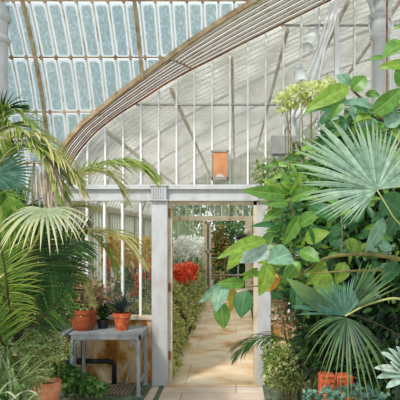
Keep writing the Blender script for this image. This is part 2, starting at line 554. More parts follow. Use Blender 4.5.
# --- floors
g = MB(); g.box((-40, -6.5, -.30), (40, 60, -.12)); struct('ground', g, 'grass', 'lawn outside the greenhouse')
g = MB(); g.box((-3.6, -7.6, -.12), (3.6, 0, 0)); struct('floor', g, 'floor', 'beige pink tiled floor of the glasshouse in front')
g = MB(); g.box((-.82, 0, -.12), (.34, WEND+1.5, 0.0)); struct('path', g, 'path', 'long pale stone path through the far wing')
g = MB(); g.bbox((-.86, -.075, 0), (.36, .06, .012), .004); struct('threshold', g, 'path', 'pale doorsill stone across the doorway')
for k, x in enumerate((-.89, .315)):
    g = MB(); g.box((x, -.75, 0), (x+.055, -.06, .004)); struct('floor_strip', g, 'green_kerb', 'dark strip in the floor beside the doorway')
for k, (x0, x1) in enumerate(((-2.3, -.82), (.34, 3.2))):
    g = MB(); g.box((x0, .05, -.12), (x1, WEND-.05, .10)); struct('planting_bed', g, 'soil', 'soil bed beside the far path')
g = MB(); g.bbox((.34, .06, 0), (.385, WEND-.1, .13), .01); struct('path_kerb', g, 'green_kerb', 'thin dark kerb along the path')
g = MB(); g.bbox((-.865, .06, 0), (-.82, WEND-.1, .11), .01); struct('path_kerb', g, 'green_kerb', 'thin dark kerb along the hedge')

# --- arches (profile tables taken as X, Z on the partition)
inner = [(60, 190), (68, 172), (74, 160), (80, 151), (92, 137), (104, 126), (123, 112), (142, 100), (165, 85), (188, 72), (212, 60), (240, 45.5), (270, 30.5), (300, 15.5), (332, 0), (370, -16), (410, -31), (460, -46), (510, -57)]
inn = [((px-VPX)/85.0, CAMZ+(VPY-py)/85.0) for px, py in inner]
def yroof(z):
    return 0.0 if z < 2.3 else -.25*(z-2.3)**2
outer = [(50, 176), (58, 160), (64, 149), (71, 139), (82.5, 126), (93, 117), (105, 107), (116, 98), (140, 80), (165, 62), (184, 48), (203, 35), (226, 20), (249, 6), (275, -9), (300, -22), (330, -36), (365, -50), (400, -62)]
def on_roof(px, py):
    d = 7.0
    for _ in range(30):
        z = CAMZ+(VPY-py)*d/FPX
        d = 7.0+yroof(z)
    return P(px, py, d)
outw = [on_roof(*p) for p in outer]
arch_out = [(p.x, p.z) for p in outw]
innw = [V((x, 0, z)) for x, z in inn]
NS = 80
so = spline(outw, NS)
si = spline(innw, NS)
# arrange both curves by the same x-progress fractions
def band(t, f):
    """point on the moulded band: t along the arch (0..1), f from outer (0) to inner (1)"""
    a = so[min(NS, int(t*NS))]; b = si[min(NS, int(t*NS))]
    return a.lerp(b, f)

# --- leaning curved roof glazing of the hall
x0c = -2.122-.1618*6
ncol = 30
xs = [x0c+.1618*i for i in range(ncol)]
zrows = [.82, 1.42, 2.02, 2.60, 3.167, 3.70, 4.17, 4.55, 4.88]
def zarch(x): return interp(arch_out, x)
XL = outw[0].x
def zlow(x):
    if x < XL-.02: return .82
    return zarch(max(x, XL))
g = MB()
def cell(xa, xb, za, zb):
    la, lb = zlow(xa), zlow(xb)
    a0, b0 = max(za, la), max(za, lb)
    if a0 >= zb-.015 and b0 >= zb-.015: return
    a0 = min(a0, zb-.001); b0 = min(b0, zb-.001)
    m = 5
    k = len(g.v)
    for i in range(m+1):
        t = i/m
        for (x, l0) in ((xa+.008, a0), (xb-.008, b0)):
            z = l0+(zb-l0)*t
            g.v.append(V((x, yroof(z), z)))
    for i in range(m):
        b = k+2*i
        g.face((b, b+1, b+3, b+2), [(0, i/m), (1, i/m), (1, (i+1)/m), (0, (i+1)/m)])
for xa, xb in zip(xs, xs[1:]):
    for za, zb in zip(zrows, zrows[1:]):
        cell(xa, xb, za+.008, zb-.008)
win = struct('window_1', g, 'pane', 'curved frosted roof glazing leaning over the arch, upper left', smooth=True)
def roofline(x, z0, z1, off, n=14):
    pts = []
    for i in range(n+1):
        z = z0+(z1-z0)*i/n
        sl = 0 if z < 2.3 else .5*(z-2.3)
        nr = V((0, -1, -sl)).normalized()
        pts.append(V((x, yroof(z), z))+nr*off)
    return pts
ZTOP = 4.90
for i, x in enumerate(xs):
    z0 = zlow(x)
    if z0 > ZTOP-.1: continue
    b = MB(); b.tube(roofline(x, z0, ZTOP, .004), .011, 4); struct('glazing_bar', b, 'bar', parent=win)
for z in zrows[1:]:
    xa = xs[0]
    xb = xs[-1]
    # purlin runs right until it meets the arch
    while xb > xa and zlow(xb) > z: xb -= .02
    yy = yroof(z)-.03
    b = MB(); b.tube([V((xa, yy, z)), V((xb, yy, z))], .009, 6)
    for x in xs:
        if x < xb: b.box((x-.014, yy-.016, z-.02), (x+.014, yy+.012, z+.02))
    struct('purlin', b, 'rust', parent=win)
for x, in ((-2.165,), (-1.03,)):
    b = MB(); b.tube(roofline(x, max(zlow(x), .9)+.0, ZTOP, .09, 24), .025, 4)
    struct('roof_rib', b, 'rust', parent=win)

# --- moulded arch band between roof glazing and partition
g = MB()
NB = 78
fr = [0, .16, .30, .44, .58, .72, .86, 1.0]
for j in range(len(fr)-1):
    f0, f1 = fr[j]+.012, fr[j+1]-.012
    k = len(g.v)
    for i in range(NB+1):
        t = i/NS
        off = V((0, -.008 if j % 2 else 0.0, 0))
        g.v += [band(t, f0)+off, band(t, f1)+off]
    for i in range(NB):
        b = k+2*i
        g.face((b, b+1, b+3, b+2), mi=0)
arch = struct('trim_1', g, 'band', 'flaking white and rust arch moulding sweeping up to the right')
for j, f in enumerate(fr):
    b = MB()
    rad = .034 if j == 0 else (.014 if j == len(fr)-1 else .0055)
    off = V((0, -.03, 0)) if j else V((0, -.06, 0))
    b.tube([band(i/NS, f)+off for i in range(NB+1)], rad, 4 if j in (0,) else 6)
    struct('arch_rail', b, 'rust' if j == 0 else 'rust_dark' , parent=arch)
b = MB()
for t in (.52, .78):
    for f in (.15, .3, .44, .6, .72, .86):
        p = band(t, f); b.box(p-V((.014, .03, .008)), p+V((.014, 0, .008)))
struct('joint_clip', b, 'rust_dark', parent=arch)
# back of the band, so no daylight shows between glass roof and wing roof
# --- transom beam with cornice, posts, door frame
TR = V
g = MB()
g.box((-2.3, -.03, 2.175), (2.9, .10, 2.30))
g.box((-2.3, -.075, 2.30), (2.9, .10, 2.335))
g.box((-2.3, -.05, 2.335), (2.9, .08, 2.355))
g.box((-2.3, -.045, 2.165), (2.9, .08, 2.185))
struct('trim_2', g, 'white', 'long pale grey beam above the doorway')
def post(x0, x1, label):
    g = MB()
    g.bbox((x0, -.07, 0), (x1, .12, 2.175), .01)
    o = struct('trim_3', g, 'white_worn', label)
    c = MB()
    c.bbox((x0-.0, -.10, 2.17), (x1-.01, -.03, 2.345), .012)
    for i in range(5):
        c.tube([V((x0+.02+i*.028, -.105, 2.19)), V((x0+.02+i*.028, -.11, 2.32))], .008, 6)
    c.bbox((x0-.012, -.115, 2.33), (x1+.005, -.03, 2.352), .006)
    c.bbox((x0-.012, -.115, 2.16), (x1+.005, -.03, 2.178), .006)
    struct('capital', c, 'white_worn', parent=o)
post(-.985, -.795, 'white painted post left of the doorway')
post(.245, .41, 'white painted post right of the doorway')
g = MB(); g.box((-.795, .0, 0), (-.752, .07, 2.165)); g.box((-.752, .0, 2.12), (.245, .07, 2.165))
g.box((.205, .0, 0), (.245, .07, 2.165))
for z in (.3, 1.1, 1.98): g.box((-.80, -.02, z), (-.765, .0, z+.10), mi=1)
struct('door_1', g, ['beige_paint', 'rust_dark'], 'beige inner frame with hinges round the doorway')

# --- gable glazing above the transom: bars + panes
def zin(x): return interp(inn, x)
xm = [-1.118+.2094*k for k in range(-4, 20)]
g = MB()
NG = 60
for i in range(NG):
    xa = -2.1+(5.3)*i/NG; xb = -2.1+(5.3)*(i+1)/NG
    za, zb = min(zin(xa), 5.4), min(zin(xb), 5.4)
    k = len(g.v)
    g.v += [V((xa, .03, 2.35)), V((xb, .03, 2.35)), V((xb, .03, zb)), V((xa, .03, za))]
    g.face((k, k+1, k+2, k+3))
win2 = struct('window_2', g, 'gable_glass', 'glazed gable above the doorway under the arch')
for i, x in enumerate(xm):
    zt = zin(x)-.02
    if zt < 2.45: continue
    thick = (i == 15)
    r = .024 if thick else .0095
    b = MB(); b.box((x-r, -.02, 2.35), (x+r, .045, zt)); struct('glazing_bar', b, 'bar_white', parent=win2)
def xat(z):
    x = -2.1
    while zin(x) < z and x < 3.3: x += .01
    return x
for z in (3.30, 4.235):
    b = MB(); b.box((xat(z), -.012, z-.009), (3.2, .03, z+.009)); struct('glazing_rail', b, 'rail_grey', parent=win2)

# --- partition below the transom, left and right of the doorway
def low_part(x0, x1, nm, glabel, mull):
    g = MB(); g.v += [V((x0, .025, .80)), V((x1, .025, .80)), V((x1, .025, 2.175)), V((x0, .025, 2.175))]; g.face((0, 1, 2, 3))
    wn = struct(nm, g, 'side_glass', glabel)
    for x in mull:
        b = MB(); b.box((x-.013, -.02, .82), (x+.013, .05, 2.175)); struct('glazing_bar', b, 'bar_white', parent=wn)
    b = MB(); b.box((x0, -.05, .775), (x1, .08, .82)); struct('sill', b, 'beige_paint', parent=wn)
low_part(-2.14, -.985, 'window_3', 'glazed partition left of the doorway', [(px-236)/85 for px in (69, 87, 104.5, 122.5, 140.5)])
low_part(.41, 2.9, 'window_4', 'glazed partition right of the doorway', [.41+.21*k for k in range(1, 12)])
g = MB(); g.box((-3.4, .0, 0), (-1.10, .10, .78)); struct('wall_left', g, 'plaster', 'low stained ochre wall behind the plant benches')
g = MB(); g.box((-1.10, -.02, 0), (-.985, .10, .78)); struct('trim_4', g, 'wood_orange', 'peeling orange board beside the left post')
g = MB(); g.box((.41, .0, 0), (2.9, .10, .78)); struct('wall_right', g, 'plaster', 'low wall behind the right plants')
g = MB(); g.box((.41, -.02, 0), (.445, -.002, .45)); struct('trim_5', g, 'wood_orange', 'orange board beside the right post')
g = MB(); g.box((-3.25, -.04, .78), (-2.14, .1, .83)); struct('trim_6', g, 'beige_paint', 'sill under the far left glazing')

# --- wing roof: whitewashed barrel glazing running back, ribs and purlins
arcpts = spline([V((x, 0, z)) for x, z in [(-2.14, 2.2)]+inn], 60)
g = MB()
NY = 20
k = 0
for j in range(NY+1):
    y = .12+(WEND-.12)*j/NY
    for p in arcpts: g.v.append(V((p.x, y, min(p.z, 5.25)+.03)))
nA = len(arcpts)
for j in range(NY):
    for i in range(nA-1):
        a = j*nA+i
        g.face((a, a+1, a+nA+1, a+nA))
wroof = struct('ceiling', g, 'roof_glass', 'whitewashed curved glass roof of the far wing', smooth=True)
for j in range(46):
    y = .22+j*.225
    b = MB()
    big = (j % 9 == 8)
    b.tube([V((p.x, y, min(p.z, 5.25)+(-.02 if big else .005))) for p in arcpts], .022 if big else .008, 4)
    struct('roof_rib', b, 'white_worn' if big else 'bar', parent=wroof)
for x in (-1.55, -.78, -.05, .62, 1.35, 2.2):
    z = min(zin(x), 5.25)-.05
    b = MB(); b.tube([V((x, .15, z)), V((x, WEND, z))], .028, 4); struct('purlin', b, 'rust', parent=wroof)
# wing side walls
g = MB(); g.box((-2.32, .1, 0), (-2.24, WEND, .8)); struct('wall_back', g, 'plaster', 'low side wall of the far wing')
g = MB(); g.v += [V((-2.285, .1, .8)), V((-2.285, WEND, .8)), V((-2.285, WEND, 2.2)), V((-2.285, .1, 2.2))]; g.face((0, 1, 2, 3))
M['washed_side'] = mat_glass('whitewashed_side_glass', clear=.2, film='#f4f2ea', noise_scale=2, lo=.35, hi=.7, filmmax=.95, transl=.62)
ws = struct('window_5', g, 'washed_side', 'side glazing of the far wing')
for j in range(48):
    y = .2+j*.22
    b = MB(); b.box((-2.30, y, .8), (-2.26, y+.03, 2.2)); struct('glazing_bar', b, 'bar', parent=ws)
for j in range(8):
    y = 1.0+j*1.3
    b = MB(); b.box((-2.32, y, 0), (-2.24, y+.09, 2.2)); struct('mullion_post', b, 'beige_paint', parent=ws)
b = MB(); b.box((-2.33, .1, 2.14), (-2.2, WEND, 2.28)); struct('wall_plate', b, 'beige_paint', parent=ws)
g = MB(); g.box((3.2, .0, 0), (3.3, WEND, .8)); struct('wall_far_right', g, 'white', 'low white wall on the right of the far wing')
g = MB(); g.v += [V((3.25, 0, .8)), V((3.25, WEND, .8)), V((3.25, WEND, 5.3)), V((3.25, 0, 5.3))]; g.face((0, 1, 2, 3))
wr = struct('window_7', g, 'washed_side', 'tall whitewashed glazing added on the right to brighten the far wing')  # glazing put in place of a solid wall to let more light in
for j in range(24):
    b = MB(); b.box((3.22, .1+j*.44, .8), (3.27, .14+j*.44, 5.3)); struct('glazing_bar', b, 'bar', parent=wr)
# far end: gable glazing, lintel, door posts
g = MB()
for i in range(NG):
    xa = -2.14+(5.34)*i/NG; xb = -2.14+(5.34)*(i+1)/NG
    za, zb = min(zin(xa), 5.27), min(zin(xb), 5.27)
    k = len(g.v)
    g.v += [V((xa, WEND, 2.26)), V((xb, WEND, 2.26)), V((xb, WEND, max(zb, 2.27))), V((xa, WEND, max(za, 2.27)))]
    g.face((k, k+1, k+2, k+3))
k = len(g.v)
g.v += [V((-2.24, WEND, .8)), V((-.95, WEND, .8)), V((-.95, WEND, 2.14)), V((-2.24, WEND, 2.14))]; g.face((k, k+1, k+2, k+3))
k = len(g.v)
g.v += [V((.45, WEND, .8)), V((3.2, WEND, .8)), V((3.2, WEND, 2.14)), V((.45, WEND, 2.14))]; g.face((k, k+1, k+2, k+3))
we = struct('window_6', g, 'end_glass', 'glazed far end of the wing with greenery outside')
for kx in range(26):
    x = -2.1+.21*kx
    zt = min(zin(x), 5.25)
    b = MB(); b.box((x-.012, WEND-.03, 2.26), (x+.012, WEND+.02, max(zt, 2.3))); struct('glazing_bar', b, 'bar', parent=we)
    if not (-.98 < x < .47):
        b = MB(); b.box((x-.012, WEND-.03, .8), (x+.012, WEND+.02, 2.14)); struct('glazing_bar', b, 'bar', parent=we)
b = MB(); b.box((-2.3, WEND-.05, 2.13), (3.2, WEND+.05, 2.27)); struct('lintel', b, 'beige_paint', parent=we)
b = MB(); b.box((-2.3, WEND-.06, 0), (-.99, WEND+.06, .82)); b.box((.47, WEND-.06, 0), (3.2, WEND+.06, .82)); struct('dwarf_wall', b, 'plaster', parent=we)
b = MB(); b.box((.27, WEND-.06, 0), (.47, WEND+.06, 2.14)); struct('door_post', b, 'beige_paint', parent=we)
b = MB(); b.box((-.985, WEND-.06, 0), (-.90, WEND+.06, 2.14)); struct('door_post', b, 'beige_paint', parent=we)
# open door leaf at the far end, folded back beside its post
g = MB()
X0, X1 = -.90, -.73
for x in (X0, X1-.05): g.box((x, WEND-.10, .02), (x+.05, WEND-.06, 2.10))
for z in (.02, 1.2, 2.05): g.box((X0, WEND-.10, z), (X1, WEND-.06, z+.06))
g.box((X0+.05, WEND-.085, .08), (X1-.05, WEND-.075, 1.2), mi=1); g.box((X0+.05, WEND-.085, 1.26), (X1-.05, WEND-.075, 2.05), mi=1)
struct('door_2', g, ['beige_paint', 'dark_bar'], 'narrow far door folded open beside its post')

# --- columns of the hall
def column(cx, y, r, zc, name, lab, spread=True):
    g = MB()
    prof = [(r*1.35, 0), (r*1.35, .12), (r*1.15, .16), (r, .25), (r*.95, zc), (r*1.25, zc+.02), (r*1.28, zc+.05), (r*.98, zc+.07), (r*1.22, zc+.13),
            (r*1.28, zc+.19), (r*1.05, zc+.23), (r*1.35, zc+.245), (r*1.45, zc+.275), (r*1.2, zc+.29), (r*.8, zc+.31), (r*.8, 5.3)]
    g.lathe((cx, y, 0), prof, 24)
    o = struct(name, g, 'white', lab, smooth=True)
    for sgn in (-1, 1):
        b = MB()
        b.tube(spline([V((cx+sgn*r*.7, y, zc+.29)), V((cx+sgn*r*1.2, y, zc+.42)), V((cx+sgn*r*2.1, y, zc+.62)), V((cx+sgn*r*3.8, y, zc+.85))], 10), [.03]*11, 8)
        b.tube(spline([V((cx+sgn*r*1.2, y-.03, zc+.24)), V((cx+sgn*r*1.5, y-.03, zc+.15)), V((cx+sgn*r*1.0, y-.03, zc+.02))], 8), .012, 6)
        struct('bracket', b, 'white', parent=o, smooth=True)
    return o
cp = P(380, 38, 6.7)
column(cp.x, cp.y, .088, cp.z-.03, 'column_right', 'white iron column with moulded capital at the right')
cl = P(-8, 38, 6.2)
g = MB()
rr = .16
z1, z2 = P(0, 40, 6.2).z, P(0, 18, 6.2).z
g.lathe((cl.x, cl.y, 0), [(rr*1.2, 0), (rr*1.2, .3), (rr, .36), (rr, z1-.04), (rr*1.12, z1-.03), (rr*1.17, z1), (rr*1.1, z1+.03), (rr*1.0, z1+.04), (rr, z2-.04), (rr*1.1, z2-.03), (rr*1.2, z2), (rr*1.2, z2+.02), (rr*1.08, z2+.04), (rr*1.08, 5.3)], 28)
struct('column_left', g, 'white', 'pale iron column with two ring mouldings at the far left edge')
pp = P(387, 30, 6.55)
g = MB(); g.tube([V((pp.x, pp.y, 2.0)), V((pp.x, pp.y, 5.0))], .011, 8)
o = g.build('downpipe', 'rust_dark'); tag(o, 'thin rusty pipe running up beside the right white column', 'pipe')

# ================================================================== FITTINGS
# orange framed board on the gable
a = P(211.5, 180, 6.93); b_ = P(228.5, 150.5, 6.93)
t = thing('notice_board', 'small orange board in grey frame on the gable glass', 'board', (a.x, a.y, a.z))
g = MB(); g.box((a.x+.015, a.y-.01, a.z+.035), (b_.x-.015, a.y+.015, b_.z-.02)); g.build('panel', 'sign_orange', t)
g = MB()
g.box((a.x, a.y-.02, b_.z-.02), (b_.x, a.y+.03, b_.z)); g.box((a.x, a.y-.02, a.z), (b_.x, a.y+.03, a.z+.035))
g.box((a.x, a.y-.02, a.z), (a.x+.015, a.y+.03, b_.z)); g.box((b_.x-.015, a.y-.02, a.z), (b_.x, a.y+.03, b_.z))
g.build('frame', 'sign_grey', t)
g = MB(); g.leaf(V((a.x+.05, a.y-.014, a.z+.04)), V((b_.x-.05, a.y-.014, a.z+.04)), V((0, -1, 0)), .06, 0, 0, 8); g.build('paper_scrap', 'white', t)
# grey control box + white pipe
a = P(271.5, 155, 6.85); b_ = P(300, 135, 6.85)
t = thing('control_box', 'flat grey metal box on the gable glazing beside shrub flowers', 'box', (a.x, a.y, a.z))
g = MB(); g.bbox((a.x, a.y, a.z), (b_.x, a.y+.13, b_.z), .01); g.build('case', 'box_grey', t)
m_ = (a.x+b_.x)/2
g = MB(); g.bbox((a.x+.01, a.y-.012, a.z+.012), (m_-.004, a.y, b_.z-.012), .004); g.bbox((m_+.004, a.y-.012, a.z+.012), (b_.x-.01, a.y, b_.z-.012), .004); g.build('door', 'box_grey', t)
c = P(294, 135, 6.85)
g = MB(); g.tube([c+V((0, .05, .0)), c+V((0, .05, .29))], .035, 14); g.lathe(c+V((0, .05, .29)), [(.045, 0), (.045, .03), (.02, .05)], 14)
tag(g.build('vent_pipe', 'white', smooth=False), 'short white capped pipe standing on the grey metal box', 'pipe')
def spotlight(px, py, qx, qy, d, lab):
    a = P(px, py, d); b = P(qx, qy, d-.15)
    t = thing('spotlight', lab, 'spotlight', a, group='white spotlights below the arch')
    ax = (b-a).normalized(); L = (b-a).length
    g = MB(); g.lathe(a, [(.02, 0), (.045, .01), (.05, L*.25), (.062, L*.3), (.066, L), (.058, L), (.056, L-.015)], 20, axis=ax); g.build('housing', 'bar_white', t, True)
    g = MB(); g.lathe(b-ax*.02, [(.0, 0.001), (.056, .004)], 20, axis=ax); g.build('lens', 'lens', t)
    g = MB(); g.tube([a+V((0, 0, 0)), a+V((.03, .08, .09))], .012, 8); g.tube([a+V((-.05, .01, -.06)), a+V((-.05, .05, .05)), a+V((.05, .05, .05)), a+V((.05, .01, -.06))], .008, 6)
    g.build('bracket', 'white', t)
spotlight(314, 32, 308, 47, 6.75, 'larger white spotlight with dark lens, up near the arch')
spotlight(299, 71, 302, 84, 6.75, 'smaller white spotlight lower down, beside the shrub flowers')
g = MB()
for dx, rr in ((0, .016), (9, .026), (17, .014)):
    g.tube(spline([P(334+dx*.2, -4, 6.8), P(326+dx*.5, 22, 6.8), P(318+dx*.4, 48, 6.8), P(308+dx*.7, 72, 6.8), P(296+dx, 96, 6.8), P(292+dx*.5, 118, 6.8)], 18), rr, 8)
tag(g.build('cable_bundle', 'bar_white', smooth=True), 'bundle of white painted pipes bending down from the arch', 'pipes')

# far lamp on the post
c = V((.30, WEND-.22, CAMZ-.03+.02))
t = thing('tube_lamp', 'small black tubular lamp on the far right door post', 'lamp', c)
g = MB(); g.lathe(c+V((-.28, .0, -.15)), [(.03, 0), (.07, .01), (.075, .05), (.075, .26), (.06, .29)], 16, axis=(1, 0, .12)); g.build('lamp_body', 'black_pipe', t, True)
g = MB(); g.lathe(c+V((.02, .05, .0)), [(.0, -.09), (.06, -.08), (.10, 0), (.07, .08), (.0, .10)], 16); g.build('mount', 'beige_paint', t, True)
g = MB(); g.tube([c+V((.02, .05, -.05)), c+V((.03, .15, -.1)), c+V((.06, .17, -.14))], .03, 8); g.build('arm', 'beige_paint', t)

# bench tables left
def plant_table(x0, x1, y0, y1, ztop, lab, scroll=True):
    t = thing('plant_table', lab, 'table', ((x0+x1)/2, (y0+y1)/2, 0.0), group='grey metal plant tables by the low wall')
    g = MB(); g.bbox((x0, y0, ztop-.018), (x1, y1, ztop), .006); g.build('tabletop', 'grey_metal', t)
    g = MB()
    g.box((x0+.01, y0, ztop-.065), (x1-.01, y0+.02, ztop-.018)); g.box((x0+.01, y1-.02, ztop-.065), (x1-.01, y1, ztop-.018))
    g.box((x0+.01, y0, ztop-.065), (x0+.03, y1, ztop-.018)); g.box((x1-.03, y0, ztop-.065), (x1-.01, y1, ztop-.018))
    g.build('apron', 'grey_metal', t)
    for x in (x0+.015, x1-.055):
        for y in (y0+.005, y1-.045):
            g = MB(); g.bbox((x, y, 0.045), (x+.038, y+.038, ztop-.02), .005); g.bbox((x-.012, y-.012, .035), (x+.05, y+.05, .05), .004); g.build('leg', 'grey_metal', t)
    for sx, x in ((1, x0+.053), (-1, x1-.055)):
        g = MB()
        pts = []
        for i in range(30):
            a = i/29*math.pi*3.2
            r = .035*(1-i/29*.75)
            pts.append(V((x+sx*(.042-.035*math.cos(a)*(1-i/40)), y0+.012, ztop-.115+r*math.sin(a)*1.1)))
        g.tube(pts, .005, 6)
        g.tube(spline([V((x, y0+.012, ztop-.16)), V((x+sx*.03, y0+.012, ztop-.10)), V((x+sx*.09, y0+.012, ztop-.07))], 8), .006, 6)
        g.build('scroll_bracket', 'grey_metal', t)
    g = MB(); g.box((x1-.05, y0+.04, .16), (x1-.03, y1-.04, .18)); g.build('side_rail', 'grey_metal', t)
    return t
plant_table(P(68, 0, 6.35).x, P(141.5, 0, 6.35).x, -.65, -.10, .715, 'grey metal plant table under terracotta pots beside the doorway')
plant_table(P(0, 0, 6.35).x, P(65, 0, 6.35).x, -.65, -.10, .715, 'grey metal plant table mostly hidden behind the left palms')
# kerb + mat beneath
kx1 = P(146, 0, 6.5).x
g = MB(); g.bbox((-2.9, -.68, 0), (kx1, -.60, .045), .01); g.bbox((kx1-.06, -.60, 0), (kx1, -.0, .045), .01); g.box((-2.9, -.61, 0), (kx1-.05, 0, .02))
struct('bed_kerb', g, 'green_kerb', 'dark green kerb under the plant tables')
t = thing('slatted_mat', 'brown slatted wooden mat lying under the plant table', 'mat', (-1.28, -.33, .02))
g = MB()
for i in range(12): g.box((-1.62+i*.04, -.56, .028), (-1.592+i*.04, -.12, .044))
g.build('slats', 'slat', t)
for yb in (-.52, -.2):
    g = MB(); g.box((-1.62, yb, .02), (-1.15, yb+.03, .028)); g.build('cross_batten', 'slat', t)
# heating pipes
g = MB()
ya = -.07
A = P(40, 361, 6.9); B = P(112, 361, 6.9)
g.tube([V((A.x, ya, .295)), V((B.x-.05, ya, .295)), V((B.x-.015, ya, .287)), V((B.x+.01, ya, .27)), V((B.x+.02, ya, .24)), V((B.x+.02, ya, .02))], .028, 12)
x8 = P(82, 0, 6.9).x
g.lathe((x8-.02, ya, .295), [(.038, -.04), (.038, .04)], 14, axis=(1, 0, 0))
g.tube([V((x8, ya, .02)), V((x8, ya, .74))], .018, 10)
tag(g.build('heating_pipe', 'black_pipe', smooth=True), 'black iron heating pipe bent along the low wall under the table', 'pipe')
g = MB(); g.tube([P(126, 386, 6.75)+V((0, 0, .02)), P(129.5, 368, 6.85)], .008, 6); g.tube([P(129.3, 369, 6.85), P(130, 362, 6.87)], .013, 6)
tag(g.build('garden_cane', 'grey_metal'), 'short grey hand tool leaning on the ochre wall under table', 'tool')

# ------------------------------------------------------------------ plants: builders
LM = {}
LM['dark_palm'] = mat_leaf('dark_palm_leaflet', ['#1f3a1c', '#2f5226', '#3f6a2c', '#56803a'], .4, .3)
LM['mid_palm'] = mat_leaf('bright_palm_leaflet', ['#4d7a2a', '#6a9434', '#86a845', '#a2b556'], .4, .4, tipc='#a9b45a')
LM['yellow_palm'] = mat_leaf('yellowing_palm_leaflet', ['#7f9a3c', '#a3ae50', '#c0bd6c', '#d3c98a'], .45, .4, tipc='#d6c890')
LM['pale_fan'] = mat_leaf('pale_fan_leaf', ['#8fa07c', '#a3b08a', '#b2b98d'], .5, .3, tipc='#cdc795')
LM['blue_fan'] = mat_leaf('blue_green_fan_leaf', ['#2f5648', '#3f6a58', '#55806a'], .45, .25, tipc='#4a7a60')
LM['grey_fan'] = mat_leaf('grey_green_fan_leaf', ['#64866f', '#86a48e', '#a8bfa8'], .42, .25, tipc='#8fa986')
LM['dark_fan'] = mat_leaf('dark_fan_leaf', ['#1d3620', '#2c4a2a', '#40603a', '#5a7c4e'], .4, .3, tipc='#6b8746')
LM['dead'] = mat_leaf('dead_leaf', ['#bba58a', '#d6c4ae', '#e6dacb'], .8, .3)
LM['sheath'] = mat_leaf('orange_sheath', ['#b07a48', '#c99a6c', '#d8b48c'], .8, .3)
LM['broad'] = mat_leaf('broad_leaf', ['#2f5f28', '#467a32', '#6a9a40', '#8db455'], .35, .35, vein='#86a850')
LM['broad_light'] = mat_leaf('light_broad_leaf', ['#7ea43a', '#8fb246'], .4, .45, vein='#9dbb58')
LM['broad_dark'] = mat_leaf('dark_broad_leaf', ['#2f6238', '#3d7441'], .32, .3, vein='#527f4a')
LM['broad_blue'] = mat_leaf('blue_broad_leaf', ['#5f8c6c', '#84a98a'], .3, .25, vein='#8fb09a')
LM['broad_pale'] = mat_leaf('pale_broad_leaf', ['#a0b8b0', '#aec2ba'], .35, .25, vein='#b2c4ba')
LM['broad_orange'] = mat_leaf('orange_broad_leaf', ['#d08a2c', '#d89a3a'], .5, .4, vein='#e0b060')
LM['broad_yellow'] = mat_leaf('yellow_broad_leaf', ['#b8a83a', '#c4b246'], .5, .4, vein='#d5c870')
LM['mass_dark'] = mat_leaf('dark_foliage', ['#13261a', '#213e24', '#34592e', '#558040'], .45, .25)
LM['mass_mid'] = mat_leaf('mid_foliage', ['#234524', '#386530', '#56833c', '#7da04f'], .42, .35)
LM['mass_light'] = mat_leaf('light_foliage', ['#4f7436', '#769448', '#9db062', '#c0c884'], .45, .4)
LM['mass_var'] = mat_leaf('variegated_foliage', ['#48702f', '#80a050', '#bcc47c', '#e2deb0'], .5, .35)
LM['hedge'] = mat_leaf('hedge_foliage', ['#7f9a44', '#b4c462', '#d2d880', '#e8e49c', '#dcc49c'], .5, .4)
LM['ivy'] = mat_leaf('ivy_leaf', ['#1f4a24', '#38702f', '#6a9a48', '#9fb868'], .4, .35)
LM['red_mix'] = mat_leaf('reddish_foliage', ['#5a6f3c', '#9a8a58', '#b8806c', '#d4b49c', '#86985c'], .5, .35)
LM['dark_blue'] = mat_leaf('succulent_leaf', ['#1f3a30', '#34524a', '#5a7268', '#7d7a86'], .4, .1)
LM['silver'] = mat_leaf('silver_leaf', ['#93b0a4', '#aec6b8', '#c4d4c6'], .5, .2, vein='#6f9280')
LM['mottle'] = mat_leaf('mottled_leaf', ['#3f6a58', '#6a927c', '#92b49c'], .5, .2, vein='#3c6650')
LM['grassy'] = mat_leaf('pale_strap_leaf', ['#5f8a48', '#8fb070', '#b4ca98', '#d2ddb8'], .45, .35)
LM['outdoor'] = mat_leaf('outdoor_foliage', ['#5f8040', '#86a458', '#a9bf72', '#c6cf90'], .5, .45)
LM['outdoor_dark'] = mat_leaf('outdoor_dark_foliage', ['#1d3c22', '#335c34', '#4f7a48', '#78985c'], .5, .3)
LM['red_shrub'] = mat_leaf('reddish_shrub_leaf', ['#4c6a30', '#6d8440', '#a08a50', '#b07850'], .5, .35)
LM['fl_red'] = mat_leaf('red_petal', ['#d8482c', '#ec6440', '#f68660', '#f9ab90'], .5, .5, mott=.95)
LM['fl_white'] = mat_leaf('white_petal', ['#eceee8', '#f6f6f2', '#fbfbf8'], .5, .5, mott=.95)
LM['fl_yellow'] = mat_leaf('yellow_petal', ['#dcb84c', '#ecd070', '#f4e09a', '#f8eec4'], .5, .5, mott=.95)
LM['fl_orange'] = mat_leaf('orange_petal', ['#cc6238', '#dc7c48', '#e49a6a'], .5, .5, mott=.95)
LM['fl_lime'] = mat_leaf('lime_bract', ['#c4cc78', '#d8dc98', '#e6e8b8', '#9ab454'], .5, .5, mott=.95)
for k_, v_ in LM.items(): M[k_] = v_

def rnd(s=1.0): return V((U(-s, s), U(-s, s), U(-s, s)))

